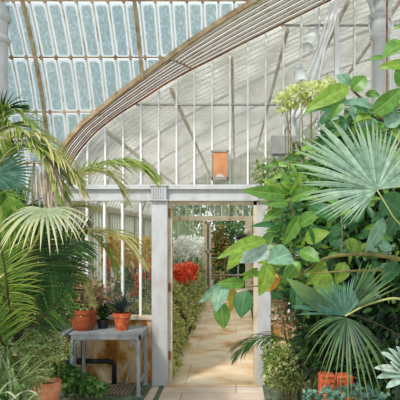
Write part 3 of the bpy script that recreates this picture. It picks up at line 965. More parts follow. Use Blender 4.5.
def frond(parent, ctrl, n=40, L=.35, w=.022, droop=.6, ang=55, mat='mid_palm', rib='midrib', start=.15, rr=.008, updir=V((0, 0, 1)), jit=.12, endL=.35, nseg=6, vshape=.15):
    """a feather frond along a spline; one mesh of leaflets with its midrib as a sub-part"""
    pts = spline(ctrl, 40)
    g = MB()
    for i in range(n):
        t = start+(1-start)*(i+.5)/n
        u = t*40; k = min(39, int(u)); p = pts[k].lerp(pts[k+1], u-k)
        tg = (pts[k+1]-pts[k]).normalized()
        side = tg.cross(updir)
        if side.length < .1: side = tg.cross(V((0, -1, .3)))
        side.normalize()
        nn = side.cross(tg)
        s_ = (t-start)/(1-start)
        LL = L*(endL+(1-endL)*math.sin(math.pi*min(1, .12+s_*.86))**.7)
        an = math.radians(ang*(1-.45*s_))
        for sg in (-1, 1):
            d = tg*math.cos(an)+side*sg*math.sin(an)+nn*vshape+rnd(jit)
            g.strap(p, d, LL*U(.85, 1.1), w*U(.8, 1.1), droop*U(.8, 1.2), nseg, side=tg, fold=.2)
    o = g.build('frond', mat, parent)
    r = MB(); r.tube(pts, [rr*(1-.75*i/40) for i in range(41)], 6)
    q = MB.build(r, 'midrib', rib, None, True)
    q.parent = o
    q.matrix_parent_inverse = Matrix.Translation(-parent.location)
    # keep world placement: frond carries the inverse of its parent's location
    o.matrix_parent_inverse = Matrix.Translation(-parent.location)
    q.matrix_parent_inverse = Matrix.Identity(4)
    return o

def fan(parent, hub, normal, up, angs, rad, w, mat, petiole=None, droop=.25, join=.42, pm='petiole', nseg=7, pr=.008, dz=.12):
    """a fan leaf: pleated segments joined near the hub. angs in degrees measured from 'right' in the leaf plane; rad(a) gives length"""
    hub = V(hub); nrm = V(normal).normalized(); up = V(up)
    up = (up-nrm*up.dot(nrm)).normalized(); rt = up.cross(nrm)
    g = MB()
    N = len(angs)
    for i, a in enumerate(angs):
        ar = math.radians(a)
        d = rt*math.cos(ar)+up*math.sin(ar)
        L = rad(a)*U(.93, 1.05)
        sd = nrm.cross(d).normalized()
        step = math.radians(abs(angs[min(i+1, N-1)]-angs[max(i-1, 0)])/ (2 if 0 < i < N-1 else 1))
        k = len(g.v)
        n = nseg
        tw = U(-.03, .03)
        for j in range(n+1):
            t = j/n
            r = L*t
            half = math.tan(step/2)*r if t < join else math.tan(step/2)*L*join*(1-(t-join)/(1-join))**.75
            half = min(half, w*.5)*.98
            if t == 1: half = .0006
            pl = half*.55
            pos = hub+d*r+nrm*(dz*L*math.sin(t*1.6))+V((0, 0, -1))*droop*L*t**2.6*(1+tw*8)+sd*tw*L*t*t
            g.v += [pos-sd*half-nrm*pl, V(pos), pos+sd*half-nrm*pl]
        for j in range(n):
            b = k+3*j; t0, t1 = j/n, (j+1)/n
            g.face((b, b+1, b+4, b+3), [(t0, 0), (t0, .5), (t1, .5), (t1, 0)])
            g.face((b+1, b+2, b+5, b+4), [(t0, .5), (t0, 1), (t1, 1), (t1, .5)])
    o = g.build('fan_leaf', mat, parent)
    if petiole:
        r = MB(); pts = spline(petiole, 20); r.tube(pts, [pr*(1.3-.4*i/20) for i in range(21)], 7)
        q = r.build('stalk', pm, None, True); q.parent = o
    return o

def blob(g, c, rad, n, L, w, out=.8, mi=0, flat=0.0, up=.2, shell=.55, droop=.15, cond=None):
    """scatter small leaves through an ellipsoid, mostly near its surface"""
    c = V(c)
    m = 0
    while m < n:
        q = rnd(1)
        l = q.length
        if l > 1 or l < 1e-3: continue
        rr = shell+(1-shell)*R()
        q = q/l*(rr if R() < .8 else R())
        p = c+V((q.x*rad[0], q.y*rad[1], q.z*rad[2]))
        m += 1
        if cond and not cond(p): continue
        d = q.normalized()*out+rnd(.8)+V((0, 0, up))
        nr = q+rnd(.7)+V((0, -.5, .6))
        s = U(.65, 1.25)
        g.quickleaf(p, d, nr, L*s, w*s*U(.8, 1.15), mi, droop)
    return g

def bush(name, label, cat, blobs, leafm, L, w, base, stems=5, stemm='bark', group=None, sr=.012, up=.2, droop=.15, cond=None, kindstuff=False):
    """blobs: [(centre, radii, count)]"""
    base = V(base)
    t = thing(name, label, cat, base, group)
    g = MB()
    for c, rad, n in blobs: blob(g, c, rad, n, L, w, up=up, droop=droop, cond=cond)
    g.build('foliage', leafm, t)
    if stems:
        s = MB()
        for i in range(stems):
            c, rad, n = blobs[i % len(blobs)]
            c = V(c)
            top = c+V((U(-.6, .6)*rad[0], U(-.6, .6)*rad[1], U(0, .6)*rad[2]))
            b0 = base+V((U(-.03, .03), U(-.03, .03), 0))
            mid = b0.lerp(top, .5)+rnd(.06*(top-b0).length)
            s.tube(spline([b0, mid, top], 10), [sr*(1-.6*j/10) for j in range(11)], 6)
        s.build('stem', stemm, t, True)
    return t

# ------------------------------------------------------------------ terracotta pots
def pot(cx, cy, z0, r, h, mat, lab, cat='pot', group=None, bowl=False, soilz=.9):
    t = thing('terracotta_pot', lab, cat, (cx, cy, z0), group)
    g = MB()
    if bowl:
        prof = [(r*.62, 0), (r*.74, h*.15), (r*.88, h*.45), (r*.93, h*.78), (r*1.0, h*.80), (r*1.0, h), (r*.92, h), (r*.88, h*.8), (r*.6, h*.1), (0, h*.08)]
    else:
        prof = [(r*.68, 0), (r*.9, h*.72), (r*1.0, h*.74), (r*1.0, h), (r*.9, h), (r*.86, h*.8), (r*.6, h*.1), (0, h*.08)]
    g.lathe((cx, cy, z0), prof, 32); g.build('body', mat, t, False)
    g = MB(); g.lathe((cx, cy, z0+h*soilz-.01), [(r*.87, 0), (r*.5, .012), (0, .014)], 24); g.build('soil', 'soil', t)
    return t
    return t
ZT = .715
G1 = 'terracotta pots on the plant tables'
p1 = P(83.5, 0, 6.6); p2 = P(122, 0, 6.6); p3 = P(47, 0, 6.5); p4 = P(103, 0, 6.7)
pot(p1.x, p1.y, ZT, .158, .235, 'terra', 'wide brown terracotta pot on the plant table, left of the small round pot', group=G1, bowl=True)
pot(p2.x, p2.y, ZT, .098, .19, 'terra_red', 'small orange terracotta pot at the right end of the plant table', group=G1)
pot(p3.x, p3.y, ZT, .11, .20, 'terra', 'terracotta pot on the left plant table, half hidden by palm leaflets', group=G1)
tb = pot(p4.x, p4.y, ZT, .07, .10, 'black_pipe', 'low black pot between the two terracotta pots on the table', group=None)
tb.name = 'black_pot'

def on_pot(c, z, name, lab, cat, fn):
    t = thing(name, lab, cat, (c.x, c.y, z)); g = MB(); fn(g, V((c.x, c.y, z))); return t, g
# feathery reddish plant in the wide pot
def reddish(g, o):
    for i in range(150):
        a = U(0, 6.28); tilt = U(.1, 1.0)
        d = V((math.cos(a)*tilt, math.sin(a)*tilt*.7, 1))
        g.strap(o+V((math.cos(a)*.05, math.sin(a)*.05, 0)), d, U(.18, .44), .02, .5, 4)
    blob(g, o+V((0, 0, .17)), (.21, .14, .19), 900, .055, .022)
t, g = on_pot(p1, ZT+.22, 'feathery_potted_plant', 'feathery pink and green plant growing in the wide brown pot', 'plant', reddish); g.build('foliage', 'red_mix', t)
g = MB(); blob(g, V((p1.x-.02, p1.y-.05, ZT+.27)), (.15, .1, .08), 240, .07, .03); g.build('lower_foliage', 'mass_var', t)
def succ(g, o):
    for i in range(70):
        a = U(0, 6.28); tilt = U(.15, 1.25)
        g.strap(o, V((math.cos(a)*tilt, math.sin(a)*tilt, 1)), U(.16, .29), .036, .3, 4, taper=.8)
t, g = on_pot(p2, ZT+.18, 'spiky_succulent', 'dark spiky succulent in the small orange pot', 'plant', succ); g.build('foliage', 'dark_blue', t)
g = MB(); blob(g, V((p2.x+.01, p2.y, ZT+.32)), (.10, .06, .09), 60, .05, .018, up=.8); g.build('pink_leaf_tips', 'red_mix', t)
def midp(g, o):
    for i in range(45):
        a = U(0, 6.28); tilt = U(.2, 1.3)
        g.strap(o, V((math.cos(a)*tilt, math.sin(a)*tilt, 1)), U(.16, .30), .04, .9, 5)
t, g = on_pot(p4, ZT+.09, 'dark_leafy_plant', 'dark green leafy plant in the low black pot', 'plant', midp); g.build('foliage', 'mass_dark', t)
g = MB(); blob(g, V((p4.x, p4.y, ZT+.33)), (.15, .1, .17), 300, .06, .02, up=.7); g.build('pink_shoots', 'red_mix', t)
def pl3(g, o):
    for i in range(50):
        a = U(0, 6.28); tilt = U(.1, .7)
        g.strap(o, V((math.cos(a)*tilt, math.sin(a)*tilt, 1)), U(.25, .5), .02, .5, 5)
t, g = on_pot(p3, ZT+.18, 'yellow_grass_plant', 'thin yellow leaved plant in the half hidden pot', 'plant', pl3); g.build('foliage', 'yellow_palm', t)
pc = P(66, 0, 6.75)
t = thing('yellow_stemmed_plant', 'yellow stemmed plant rising behind the left table pots', 'plant', (pc.x, pc.y, ZT))
g = MB()
for i in range(26): g.strap(V((pc.x+U(-.1, .1), pc.y, ZT)), V((U(-.3, .3), U(-.2, .2), 1)), U(.4, .75), .028, .35, 6)
g.build('foliage', 'yellow_palm', t)

# pot bottom left with round plant
pb = P(47, 0, 5.85)
pot(pb.x, pb.y, 0, .135, .335, 'terra_pale', 'pale terracotta pot on the floor in front of the ivy', group=None)
# ivy on ground
bush('ground_ivy', 'trailing green ivy spreading over the kerb under the plant table', 'plant',
     [(P(80, 384, 6.22)+V((0, 0, .0)), (.22, .10, .10), 420), (P(65, 378, 6.3), (.18, .12, .14), 420), (P(95, 389, 6.15), (.13, .07, .05), 180), (P(108, 336, 6.9)*0+P(58, 368, 6.35), (.10, .08, .12), 160)],
     'ivy', .055, .05, (P(75, 390, 6.2).x, P(75, 390, 6.2).y, 0.0), 6, 'twig', sr=.004, cond=lambda p: p.z > .03)
bush('variegated_trailer', 'sparse cream variegated plant hanging beside the table leg', 'plant',
     [(P(64, 350, 6.2), (.09, .06, .14), 120)], 'mass_var', .035, .025, P(58, 385, 6.2), 4, 'twig', sr=.004)
# fluffy shrub
bush('variegated_shrub', 'round feathery yellow green variegated shrub below the left palms', 'shrub',
     [(P(40, 345, 5.5), (.21, .2, .22), 3600), (P(28, 372, 5.4), (.2, .18, .16), 1500), (P(16, 335, 5.5), (.2, .2, .18), 1300)],
     'mass_var', .04, .012, (P(36, 0, 5.5).x, P(36, 0, 5.5).y, 0), 8, 'twig', sr=.006, up=.4)
# strap leaved clump bottom left
t = thing('strap_leaf_clump', 'clump of pale arching strap leaves at the bottom left corner', 'plant', (P(-5, 0, 4.9).x, -2.1, 0))
g = MB()
for i in range(230):
    o = P(U(-30, 24), U(380, 425), U(4.7, 5.1))
    g.strap(o, V((U(-.7, 1.0), U(-.6, .3), U(.25, 1.2))), U(.25, .5), .034, 1.1, 8)
for i in range(60):
    o = P(U(-24, 10), U(320, 395), U(4.8, 5.0))
    g.strap(o, V((U(.3, 1.0), U(-.4, .2), U(.1, 1.0))), U(.28, .5), .018, .7, 8)
g.build('foliage', 'grassy', t)
g = MB()
for i in range(8): g.tube([V((P(-5, 0, 4.9).x+U(-.15, .12), -2.1+U(-.1, .1), 0)), P(U(-20, 10), 400, U(4.8, 5.0))], .02, 6)
g.build('stem', 'twig', t)

# ------------------------------------------------------------------ left palms
D = 5.0
bp = P(12, 0, D)
t = thing('feather_palm', 'large dark green feather palm with horizontal leaflets at left edge', 'palm', (bp.x, bp.y, 0))
g = MB()
g.tube([V((bp.x, bp.y, 0)), V((bp.x+.01, bp.y, .35)), V((bp.x+.02, bp.y, .75))], [.07, .06, .045], 12); g.build('trunk', 'bark', t, True)
base = P(17, 345, D)
specs = [
 ([base, P(27, 300, 4.95), P(36, 265, 4.9), P(42, 238, 4.8), P(40, 222, 4.65)], 62, .42, .015, .22, 'dark_palm'),
 ([base, P(34, 305, 5.0), P(50, 272, 5.0), P(66, 250, 4.95), P(84, 240, 4.9)], 62, .40, .015, .22, 'dark_palm'),
 ([base, P(14, 295, 4.9), P(15, 255, 4.85), P(20, 225, 4.8), P(28, 205, 4.75)], 60, .40, .015, .22, 'dark_palm'),
 ([base, P(20, 310, 5.2), P(26, 280, 5.3), P(30, 255, 5.4), P(30, 240, 5.4)], 56, .45, .015, .22, 'dark_palm'),
 ([base, P(5, 300, 4.9), P(-8, 265, 4.8), P(-18, 240, 4.7)], 50, .40, .015, .5, 'mid_palm'),
 ([base, P(40, 320, 4.9), P(58, 300, 4.8), P(72, 290, 4.7)], 30, .30, .014, .6, 'dark_palm'),
 ([base, P(10, 310, 4.8), P(5, 270, 4.6), P(-2, 230, 4.55), P(-4, 200, 4.5)], 56, .36, .014, .5, 'mid_palm'),

 ([base, P(2, 330, 5.1), P(-14, 300, 5.1), P(-24, 270, 5.0)], 44, .42, .015, .3, 'dark_palm'),
 ([base, P(22, 330, 5.25), P(14, 300, 5.35), P(6, 270, 5.4), P(4, 240, 5.4)], 50, .42, .015, .3, 'dark_palm'),
 ([base, P(36, 325, 5.25), P(52, 308, 5.3), P(62, 285, 5.3), P(68, 262, 5.3)], 50, .30, .014, .4, 'dark_palm'),
 ([base, P(4, 345, 4.9), P(-6, 325, 4.8), P(-16, 320, 4.7)], 40, .36, .014, .4, 'mid_palm'),
]
for c, n, L, w_, dr, mt in specs:
    frond(t, c, n, L, w_, dr, 76, mt, 'midrib_dark', start=.18, rr=.012, jit=.10, updir=V((0, -.9, .45)), vshape=.05, nseg=5)
# arching fronds, brighter, from a second palm standing higher
b2 = P(-25, 0, 4.8)
t = thing('arching_palm', 'bright green arching palm whose fronds cross the left glazing', 'palm', (b2.x, b2.y, 0))
g = MB(); g.tube([V((b2.x, b2.y, 0)), V((b2.x-.02, b2.y, 1.0)), V((b2.x+.02, b2.y, 1.9))], [.09, .075, .06], 12); g.build('trunk', 'bark', t, True)
top = V((b2.x+.02, b2.y, 1.9))
frond(t, [top, P(-12, 150, 4.75), P(5, 126, 4.7), P(28, 133, 4.6), P(50, 160, 4.5), P(64, 196, 4.45)], 44, .34, .024, 1.0, 50, 'mid_palm', 'midrib_pale', start=.22, rr=.011)
frond(t, [top, P(-10, 180, 4.7), P(10, 150, 4.6), P(30, 148, 4.5), P(55, 160, 4.5), P(74, 176, 4.5)], 40, .30, .024, .9, 48, 'mid_palm', 'midrib_pale', start=.25, rr=.010)
frond(t, [top, P(-14, 170, 4.7), P(-8, 130, 4.7), P(2, 112, 4.7), P(14, 108, 4.7)], 26, .26, .022, .7, 45, 'dark_palm', 'midrib_pale', start=.3, rr=.010)
frond(t, [top, P(-15, 205, 4.6), P(0, 190, 4.5), P(10, 200, 4.4), P(16, 235, 4.35)], 36, .30, .020, .9, 60, 'mid_palm', 'midrib', start=.2, rr=.010)
# the frond that reaches across the partition
frond(t, [P(8, 300, 4.9), P(36, 245, 4.95), P(56, 205, 5.0), P(80, 173, 5.0), P(110, 163, 5.0), P(132, 164, 5.0), P(146, 172, 5.0)], 46, .38, .018, 1.3, 58, 'mid_palm', 'midrib_pale', start=.42, rr=.010)
frond(t, [P(8, 310, 4.9), P(36, 262, 5.05), P(66, 238, 5.1), P(96, 232, 5.1), P(120, 238, 5.1), P(138, 256, 5.1)], 44, .40, .017, 1.1, 55, 'yellow_palm', 'midrib_pale', start=.35, rr=.010)
frond(t, [P(8, 320, 5.1), P(30, 275, 5.2), P(60, 262, 5.2), P(80, 275, 5.2), P(92, 300, 5.2)], 34, .26, .020, .9, 55, 'yellow_palm', 'midrib', start=.35, rr=.009)
frond(t, [P(5, 300, 5.1), P(30, 262, 5.2), P(52, 228, 5.25), P(72, 208, 5.3), P(92, 208, 5.3)], 34, .26, .020, .9, 55, 'yellow_palm', 'midrib', start=.3, rr=.009)
frond(t, [top, P(-8, 165, 4.65), P(12, 142, 4.55), P(38, 150, 4.5), P(56, 172, 4.45), P(66, 205, 4.45)], 34, .24, .016, 1.2, 42, 'dead', 'midrib_pale', start=.35, rr=.009)
frond(t, [P(6, 300, 5.0), P(30, 255, 5.1), P(48, 220, 5.15), P(66, 190, 5.2), P(90, 172, 5.2), P(112, 178, 5.2), P(124, 196, 5.2)], 40, .30, .016, 1.2, 55, 'yellow_palm', 'midrib_pale', start=.4, rr=.008)
frond(t, [P(6, 310, 5.2), P(34, 268, 5.25), P(60, 244, 5.3), P(84, 234, 5.3), P(104, 246, 5.3), P(116, 270, 5.3)], 40, .32, .015, 1.2, 58, 'mid_palm', 'midrib_pale', start=.35, rr=.008)
frond(t, [top, P(-8, 160, 4.65), P(14, 136, 4.55), P(40, 138, 4.5), P(62, 158, 4.45), P(80, 186, 4.45)], 44, .32, .016, 1.2, 50, 'yellow_palm', 'midrib_pale', start=.3, rr=.009)
frond(t, [top, P(-12, 140, 4.75), P(0, 116, 4.7), P(16, 112, 4.65), P(34, 126, 4.6)], 34, .24, .016, .8, 50, 'mid_palm', 'midrib_pale', start=.3, rr=.009)
# fan palm leaves
f1 = P(-28, 0, 4.6)
t = thing('fan_palm', 'pale fan palm at left with one drooping pleated leaf in front', 'palm', (f1.x, f1.y, 0))
g = MB(); g.tube([V((f1.x, f1.y, 0)), V((f1.x, f1.y+.02, .6)), V((f1.x+.03, f1.y+.02, 1.35))], [.08, .07, .05], 12); g.build('trunk', 'bark', t, True)
hub = P(45, 209, 4.35)
fan(t, hub, (0, -.35, 1), (0, 1, .35), [a for a in range(-205, 26, 8)], lambda a: .36+.04*math.cos(math.radians(a+90)), .04, 'pale_fan', [V((f1.x+.03, f1.y+.02, 1.3)), P(30, 250, 4.6), hub], droop=.55, join=.5, dz=.10)
hub = P(-4, 174, 4.5)
fan(t, hub, (.35, -1, .35), (0, 0, 1), [a for a in range(-100, 60, 7)], lambda a: .29, .045, 'blue_fan', [V((f1.x+.03, f1.y+.02, 1.3)), P(-12, 220, 4.6), hub], droop=.12, join=.6)
g = MB()
for i in range(22):
    o = P(U(30, 54), U(160, 176), 4.62+U(-.05, .1))
    g.strap(o, V((U(-.15, .2), U(-.2, .2), -1)), U(.22, .42), U(.012, .028), .1, 6, side=V((1, U(-1, 1), 0)))
for i in range(5):
    g.strap(P(18+i*4, 166-i, 4.6), V((1, 0, .5-i*.12)), U(.25, .34), .02, .9, 8)
g.build('dead_leaf', 'dead', t)
g = MB()
for i in range(12):
    g.strap(P(U(50, 70), U(208, 224), 4.9), V((1, U(-.3, .3), U(-.2, .35))), U(.2, .34), .02, .5, 6)
g.build('dry_sheath', 'sheath', t)

# ------------------------------------------------------------------ the wing: hedge, flowers
g = MB()
t = thing('border_hedge', 'low yellow green hedge lining the left side of the far path', 'hedge', (-1.1, 4.5, .1))
for i in range(6500):
    y = .15+(WEND-1.0)*(R()**1.5)
    hh = .80+.08*math.sin(y*2.1)+.05*math.sin(y*5.7)
    if R() < .6:
        z = U(.05, hh)
        p = V((-.82-.36*(z/hh)**1.3+.05*math.sin(y*4)+.04*math.sin(y*9.3+1)+U(-.05, .05), y, z)); q = V((1, -.3, .8))
    else:
        p = V((U(-1.6, -1.15), y, hh+U(-.06, .05))); q = V((.2, 0, 1))
    g.quickleaf(p, q+rnd(.9), q+rnd(.5)+V((0, -.6, 0)), U(.05, .10), U(.03, .055), 0, .2)
g.build('foliage', 'hedge', t)
g = MB()
for i in range(40):
    y = .2+i*.235
    g.tube([V((-1.3, y, .10)), V((-1.3+U(-.1, .1), y, .45)), V((-1.25, y+U(-.05, .05), .72))], .012, 5)
k = len(g.v); g.v += [V(p) for p in ((-1.55, .15, .1), (-.95, .15, .1), (-1.2, .15, .68), (-1.55, .15, .68), (-1.55, WEND-1, .1), (-.95, WEND-1, .1), (-1.2, WEND-1, .68), (-1.55, WEND-1, .68))]
for q in ((0, 1, 2, 3), (7, 6, 5, 4), (1, 5, 6, 2), (3, 2, 6, 7), (0, 3, 7, 4), (0, 4, 5, 1)): g.face([k+i for i in q], mi=1)
g.build('stem', ['twig', 'soil'], t)

def flowerclump(name, lab, cx, cy, z0, h, r, petal, nfl, leafm='mass_light', cat='flowers', fs=.05, group=None, L=.09):
    t = thing(name, lab, cat, (cx, cy, z0), group)
    g = MB(); blob(g, V((cx, cy, z0+h*.42)), (r, r, h*.42), int(260*r/.25), L, L*.5); g.build('foliage', leafm, t)
    g = MB()
    for i in range(nfl):
        a = U(0, 6.28); rr = r*math.sqrt(R())*.95
        c = V((cx+rr*math.cos(a), cy+rr*math.sin(a), z0+h*U(.82, 1.15)))
        for j in range(9):
            d = rnd(1)+V((0, -.3, .3))
            g.quickleaf(c, d, d+rnd(.8), fs*U(.7, 1.1), fs*.8, 0, .1)
    g.build('blossom', petal, t)
    g = MB()
    for i in range(5): g.tube([V((cx+U(-.05, .05), cy, z0)), V((cx+U(-.5, .5)*r, cy+U(-.5, .5)*r, z0+h*.8))], .008, 5)
    g.build('stem', 'twig', t)
    return t
def at(px, d): return (px-VPX)*d/FPX
GF = 'flowers in the bed beyond the glazing'
flowerclump('red_flower_plant', 'bushy coral red flowers behind the hedge, nearest the white post', at(176, 11.2), 4.2, .1, .92, .24, 'fl_red', 60, fs=.085)
flowerclump('red_flower_plant', 'coral red flowers behind the hedge, right part of the red clump', at(187, 12.3), 5.3, .1, .92, .22, 'fl_red', 50, fs=.085)
flowerclump('white_flower_plant', 'white flowers behind the red ones, left part', at(178, 13.6), 6.6, .1, 1.35, .3, 'fl_white', 80, fs=.1)
flowerclump('white_flower_plant', 'white flowers behind the red ones, beside the far door', at(193, 14.6), 7.6, .1, 1.35, .32, 'fl_white', 80, fs=.1)
for px, py, d, mt, nm, lab, r in (
    (118, 251, 9.0, 'fl_yellow', 'yellow_flower_plant', 'tall yellow flowers behind glass, beside the palm frond tip', .24),
    (134, 251, 9.6, 'fl_yellow', 'yellow_flower_plant', 'tall yellow flowers behind glass, right group next to the post', .26),
    (148, 252, 9.8, 'fl_yellow', 'yellow_flower_plant', 'pale yellow blooms behind glass against the white post', .2),
    (107, 252, 8.2, 'fl_orange', 'orange_flower_plant', 'single orange bloom cluster behind glass, upper left', .09),
    (109, 275, 7.8, 'fl_orange', 'orange_flower_plant', 'low orange bloom behind glass above the reddish pot plant', .07),
    (146, 272, 8.0, 'fl_red', 'red_bloom_plant', 'red blooms behind glass against the white post', .13),
    (135, 283, 8.0, 'fl_red', 'red_bloom_plant', 'low red bloom behind glass above the succulent', .07)):
    zt = CAMZ+(VPY-py)*d/FPX
    flowerclump(nm, lab, at(px, d), d-7, .1, zt-.1, r, mt, int((260 if mt == 'fl_yellow' else 160)*r), cat='flowers', fs=.085 if mt == 'fl_yellow' else .05, L=.08)
for i, (px, d, h, mt, lab) in enumerate((
    (118, 7.8, 1.15, 'broad_blue', 'blue green strap leaved clump behind the glass'),
    (128, 8.6, 1.2, 'mass_mid', 'mid green leafy plant behind the glass'),
    (100, 7.7, .95, 'mass_light', 'pale green leafy plant behind the wide pot'),
    (150, 7.6, .95, 'mass_light', 'light green leafy plant behind the glass next to the post'),
    (137, 7.5, .9, 'mass_mid', 'low leafy plant behind the succulent'),
    (92, 8.0, 1.2, 'mass_light', 'tall pale green plant behind the palm frond'))):
    x = at(px, d); t = thing('bed_plant', lab, 'plant', (x, d-7, .1)); g = MB()
    if i == 0:
        for k in range(40): g.strap(V((x+U(-.05, .05), d-7, .1)), V((U(-.3, .3), U(-.3, .3), 1)), h*U(.7, 1.05), .05, .3, 6)
        g.build('foliage', mt, t)
    else:
        blob(g, V((x, d-7, .1+h*.5)), (.2, .2, h*.5), 450, .09, .045); g.build('foliage', mt, t)
        g = MB(); g.tube([V((x, d-7, .1)), V((x+.02, d-7, h*.6))], .01, 6); g.build('stem', 'twig', t)
# right bed of the wing
for i, (x, y, h, mt, lab) in enumerate(((.75, 1.2, 1.3, 'mass_mid', 'leafy shrub just inside the doorway on the right'), (.85, 2.8, 1.5, 'mass_dark', 'dark shrub in the right bed of the wing, second from doorway'), (.8, 4.6, 1.3, 'mass_mid', 'green shrub in the middle of the right bed'), (.85, 6.6, 1.6, 'mass_dark', 'dark shrub in the right bed near the far door'), (.8, 8.8, 1.2, 'mass_light', 'light shrub beside the far door'))):
    bush('bed_shrub', lab, 'shrub', [(V((x, y, .1+h*.5)), (.36, .6, h*.5), 900)], mt, .10, .05, (x, y, .1), 4)

# ------------------------------------------------------------------ outside beyond the far door
def tree(name, lab, x, y, h, r, mt, n, L=.28, group='trees outside the far end of the wing'):
    t = thing(name, lab, 'tree', (x, y, -.12), group)
    g = MB(); zc = h*.58
    for i in range(5):
        c = V((x+U(-.45, .45)*r, y+U(-.4, .4)*r, zc+U(-.35, .35)*h*.5)); blob(g, c, (r*.7, r*.7, h*.28), n//5, L, L*.5)
    g.build('crown', mt, t)
    g = MB(); g.tube(spline([V((x, y, -.12)), V((x+.1, y, h*.3)), V((x-.05, y, h*.75))], 8), [.14*(1-.08*i) for i in range(9)], 8); 
    for i in range(4): g.tube([V((x, y, h*.4)), V((x+U(-.5, .5)*r, y+U(-.3, .3)*r, h*.75))], .05, 6)
    g.build('trunk', 'bark', t, True)
tree('garden_tree', 'pale green tree outside, behind the far glazing on the left', -3.2, 16.5, 6.0, 2.4, 'outdoor', 3600)
tree('garden_tree', 'tall pale green tree outside above the far door', -.3, 18.5, 7.5, 2.6, 'outdoor', 4200)
tree('garden_tree', 'green tree outside to the right behind the far gable', 3.0, 17.5, 7.0, 2.6, 'outdoor', 3600)
tree('garden_tree', 'large green tree outside the roof glazing at far left', -6.6, 2.4, 4.3, 1.5, 'outdoor', 3000, .2)
tree('garden_tree', 'green tree outside the low left glazing', -7.2, 7.4, 3.6, 1.3, 'outdoor', 2000, .18)
for i, (x, y, h, r, mt, lab) in enumerate(((-.1, 14.6, 2.3, 1.1, 'outdoor_dark', 'dark shrub framed in the far doorway'), (1.3, 14.2, 2.6, 1.0, 'outdoor_dark', 'dark shrub behind the right far door post'), (-1.9, 13.8, 2.4, .9, 'outdoor', 'green shrub outside left of the far door'), (-.55, 13.6, 2.0, .32, 'red_shrub', 'reddish leaved shrub in the upper left of the far doorway'), (.25, 12.9, 1.1, .5, 'outdoor_dark', 'low dark shrub beside the far garden seat'))):
    bush('garden_shrub', lab, 'shrub', [(V((x, y, h*.5)), (r, r*.7, h*.52), 1500)], mt, .16, .09, (x, y, -.12), 5)
# garden seat with metal hoops beyond the door
sx, sy = -.42, 11.6
t = thing('garden_bench', 'brown plank seat with pale blue metal hoops beyond the far door', 'bench', (sx, sy, -.12))
g = MB()
for i in range(4): g.bbox((sx-.42, sy-.05+i*.11, .42), (sx+.62, sy+.045+i*.11, .46), .006)
g.build('seat', 'slat', t)
for x in (sx-.36, sx+.48):
    g = MB()
    g.tube(spline([V((x, sy-.05, -.1)), V((x, sy-.05, .6)), V((x, sy-.02, .68)), V((x, sy+.3, .7)), V((x, sy+.38, .62)), V((x, sy+.40, -.1))], 24), .016, 8); g.build('arm_hoop', 'broad_pale', t, True)
g = MB(); g.tube(spline([V((sx-.38, sy+.42, .4)), V((sx-.38, sy+.42, .92)), V((sx-.30, sy+.42, .98)), V((sx+.42, sy+.42, .98)), V((sx+.5, sy+.42, .92)), V((sx+.5, sy+.42, .4))], 30), .016, 8); g.build('back_hoop', 'broad_pale', t, True)
g = MB(); g.box((-.9, WEND-.05, 0), (-.72, WEND+1.3, .30), rot=None); 
tag(g.build('stone_step', 'white'), 'pale stone block on the left beyond the far door', 'step')

# ------------------------------------------------------------------ RIGHT side plants
# background masses standing in front of the right partition
def P2(px, py, d): return P(px, py, d)
bush('leafy_tree', 'tall dense leafy tree filling the right side behind the fan palm', 'tree',
     [(P(365, 150, 5.7), (.42, .28, .40), 900), (P(330, 200, 5.8), (.48, .3, .40), 1100), (P(400, 200, 5.6), (.45, .3, .45), 800), (P(318, 235, 5.9), (.40, .25, .35), 900), (P(380, 250, 5.6), (.5, .3, .4), 900)],
     'mass_mid', .15, .065, (P(375, 0, 5.8).x, -1.2, 0), 9, 'bark', sr=.022)
bush('dark_undergrowth', 'green undergrowth coloured dark for the shade below the fan palms at right', 'shrub',
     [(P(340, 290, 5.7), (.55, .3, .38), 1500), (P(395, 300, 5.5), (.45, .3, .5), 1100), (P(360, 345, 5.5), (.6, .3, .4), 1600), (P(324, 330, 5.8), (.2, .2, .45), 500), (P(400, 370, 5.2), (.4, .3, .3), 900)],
     'mass_dark', .12, .05, (P(360, 0, 5.6).x, -1.35, 0), 8, 'bark', sr=.015)  # leaf colour kept very dark to carry the shade among these plants
bush('slender_leaf_shrub', 'light shrub of slender leaves against the beam near the control box', 'shrub',
     [(P(270, 172, 6.3), (.18, .15, .13), 220), (P(306, 160, 6.2), (.2, .15, .2), 300), (P(280, 215, 6.2), (.16, .15, .3), 300), (P(300, 230, 6.1), (.28, .2, .4), 500)],
     'mass_light', .085, .028, (P(300, 0, 6.2).x, -.8, 0), 8, 'twig', sr=.012)
bush('lime_flower_shrub', 'shrub with lime yellow flower heads above the grey control box', 'shrub',
     [(P(294, 97, 6.0), (.13, .1, .10), 170), (P(312, 92, 6.0), (.16, .1, .09), 200), (P(284, 104, 6.0), (.08, .08, .08), 60), (P(328, 88, 6.0), (.12, .1, .08), 110)],
     'fl_lime', .07, .042, (P(318, 0, 6.0).x, -1.0, 0), 7, 'twig', sr=.010)
bush('red_tinged_shrub', 'small reddish green shrub against the right door post', 'shrub',
     [(P(286, 312, 6.0), (.14, .12, .25), 420), (P(292, 285, 6.1), (.15, .12, .2), 250)],
     'red_mix', .05, .022, (P(286, 0, 6.0).x, -1.0, 0), 5, 'twig', sr=.008)
bush('variegated_bush', 'cream and green variegated bush at the foot of the right post', 'shrub',
     [(P(280, 365, 6.05), (.16, .14, .20), 1100), (P(298, 362, 5.95), (.18, .15, .24), 1100), (P(272, 350, 6.1), (.10, .1, .16), 350), (P(286, 379, 5.95), (.22, .12, .10), 900)],
     'mass_var', .045, .028, (P(288, 0, 6.0).x, -1.0, 0), 6, 'twig', sr=.008)
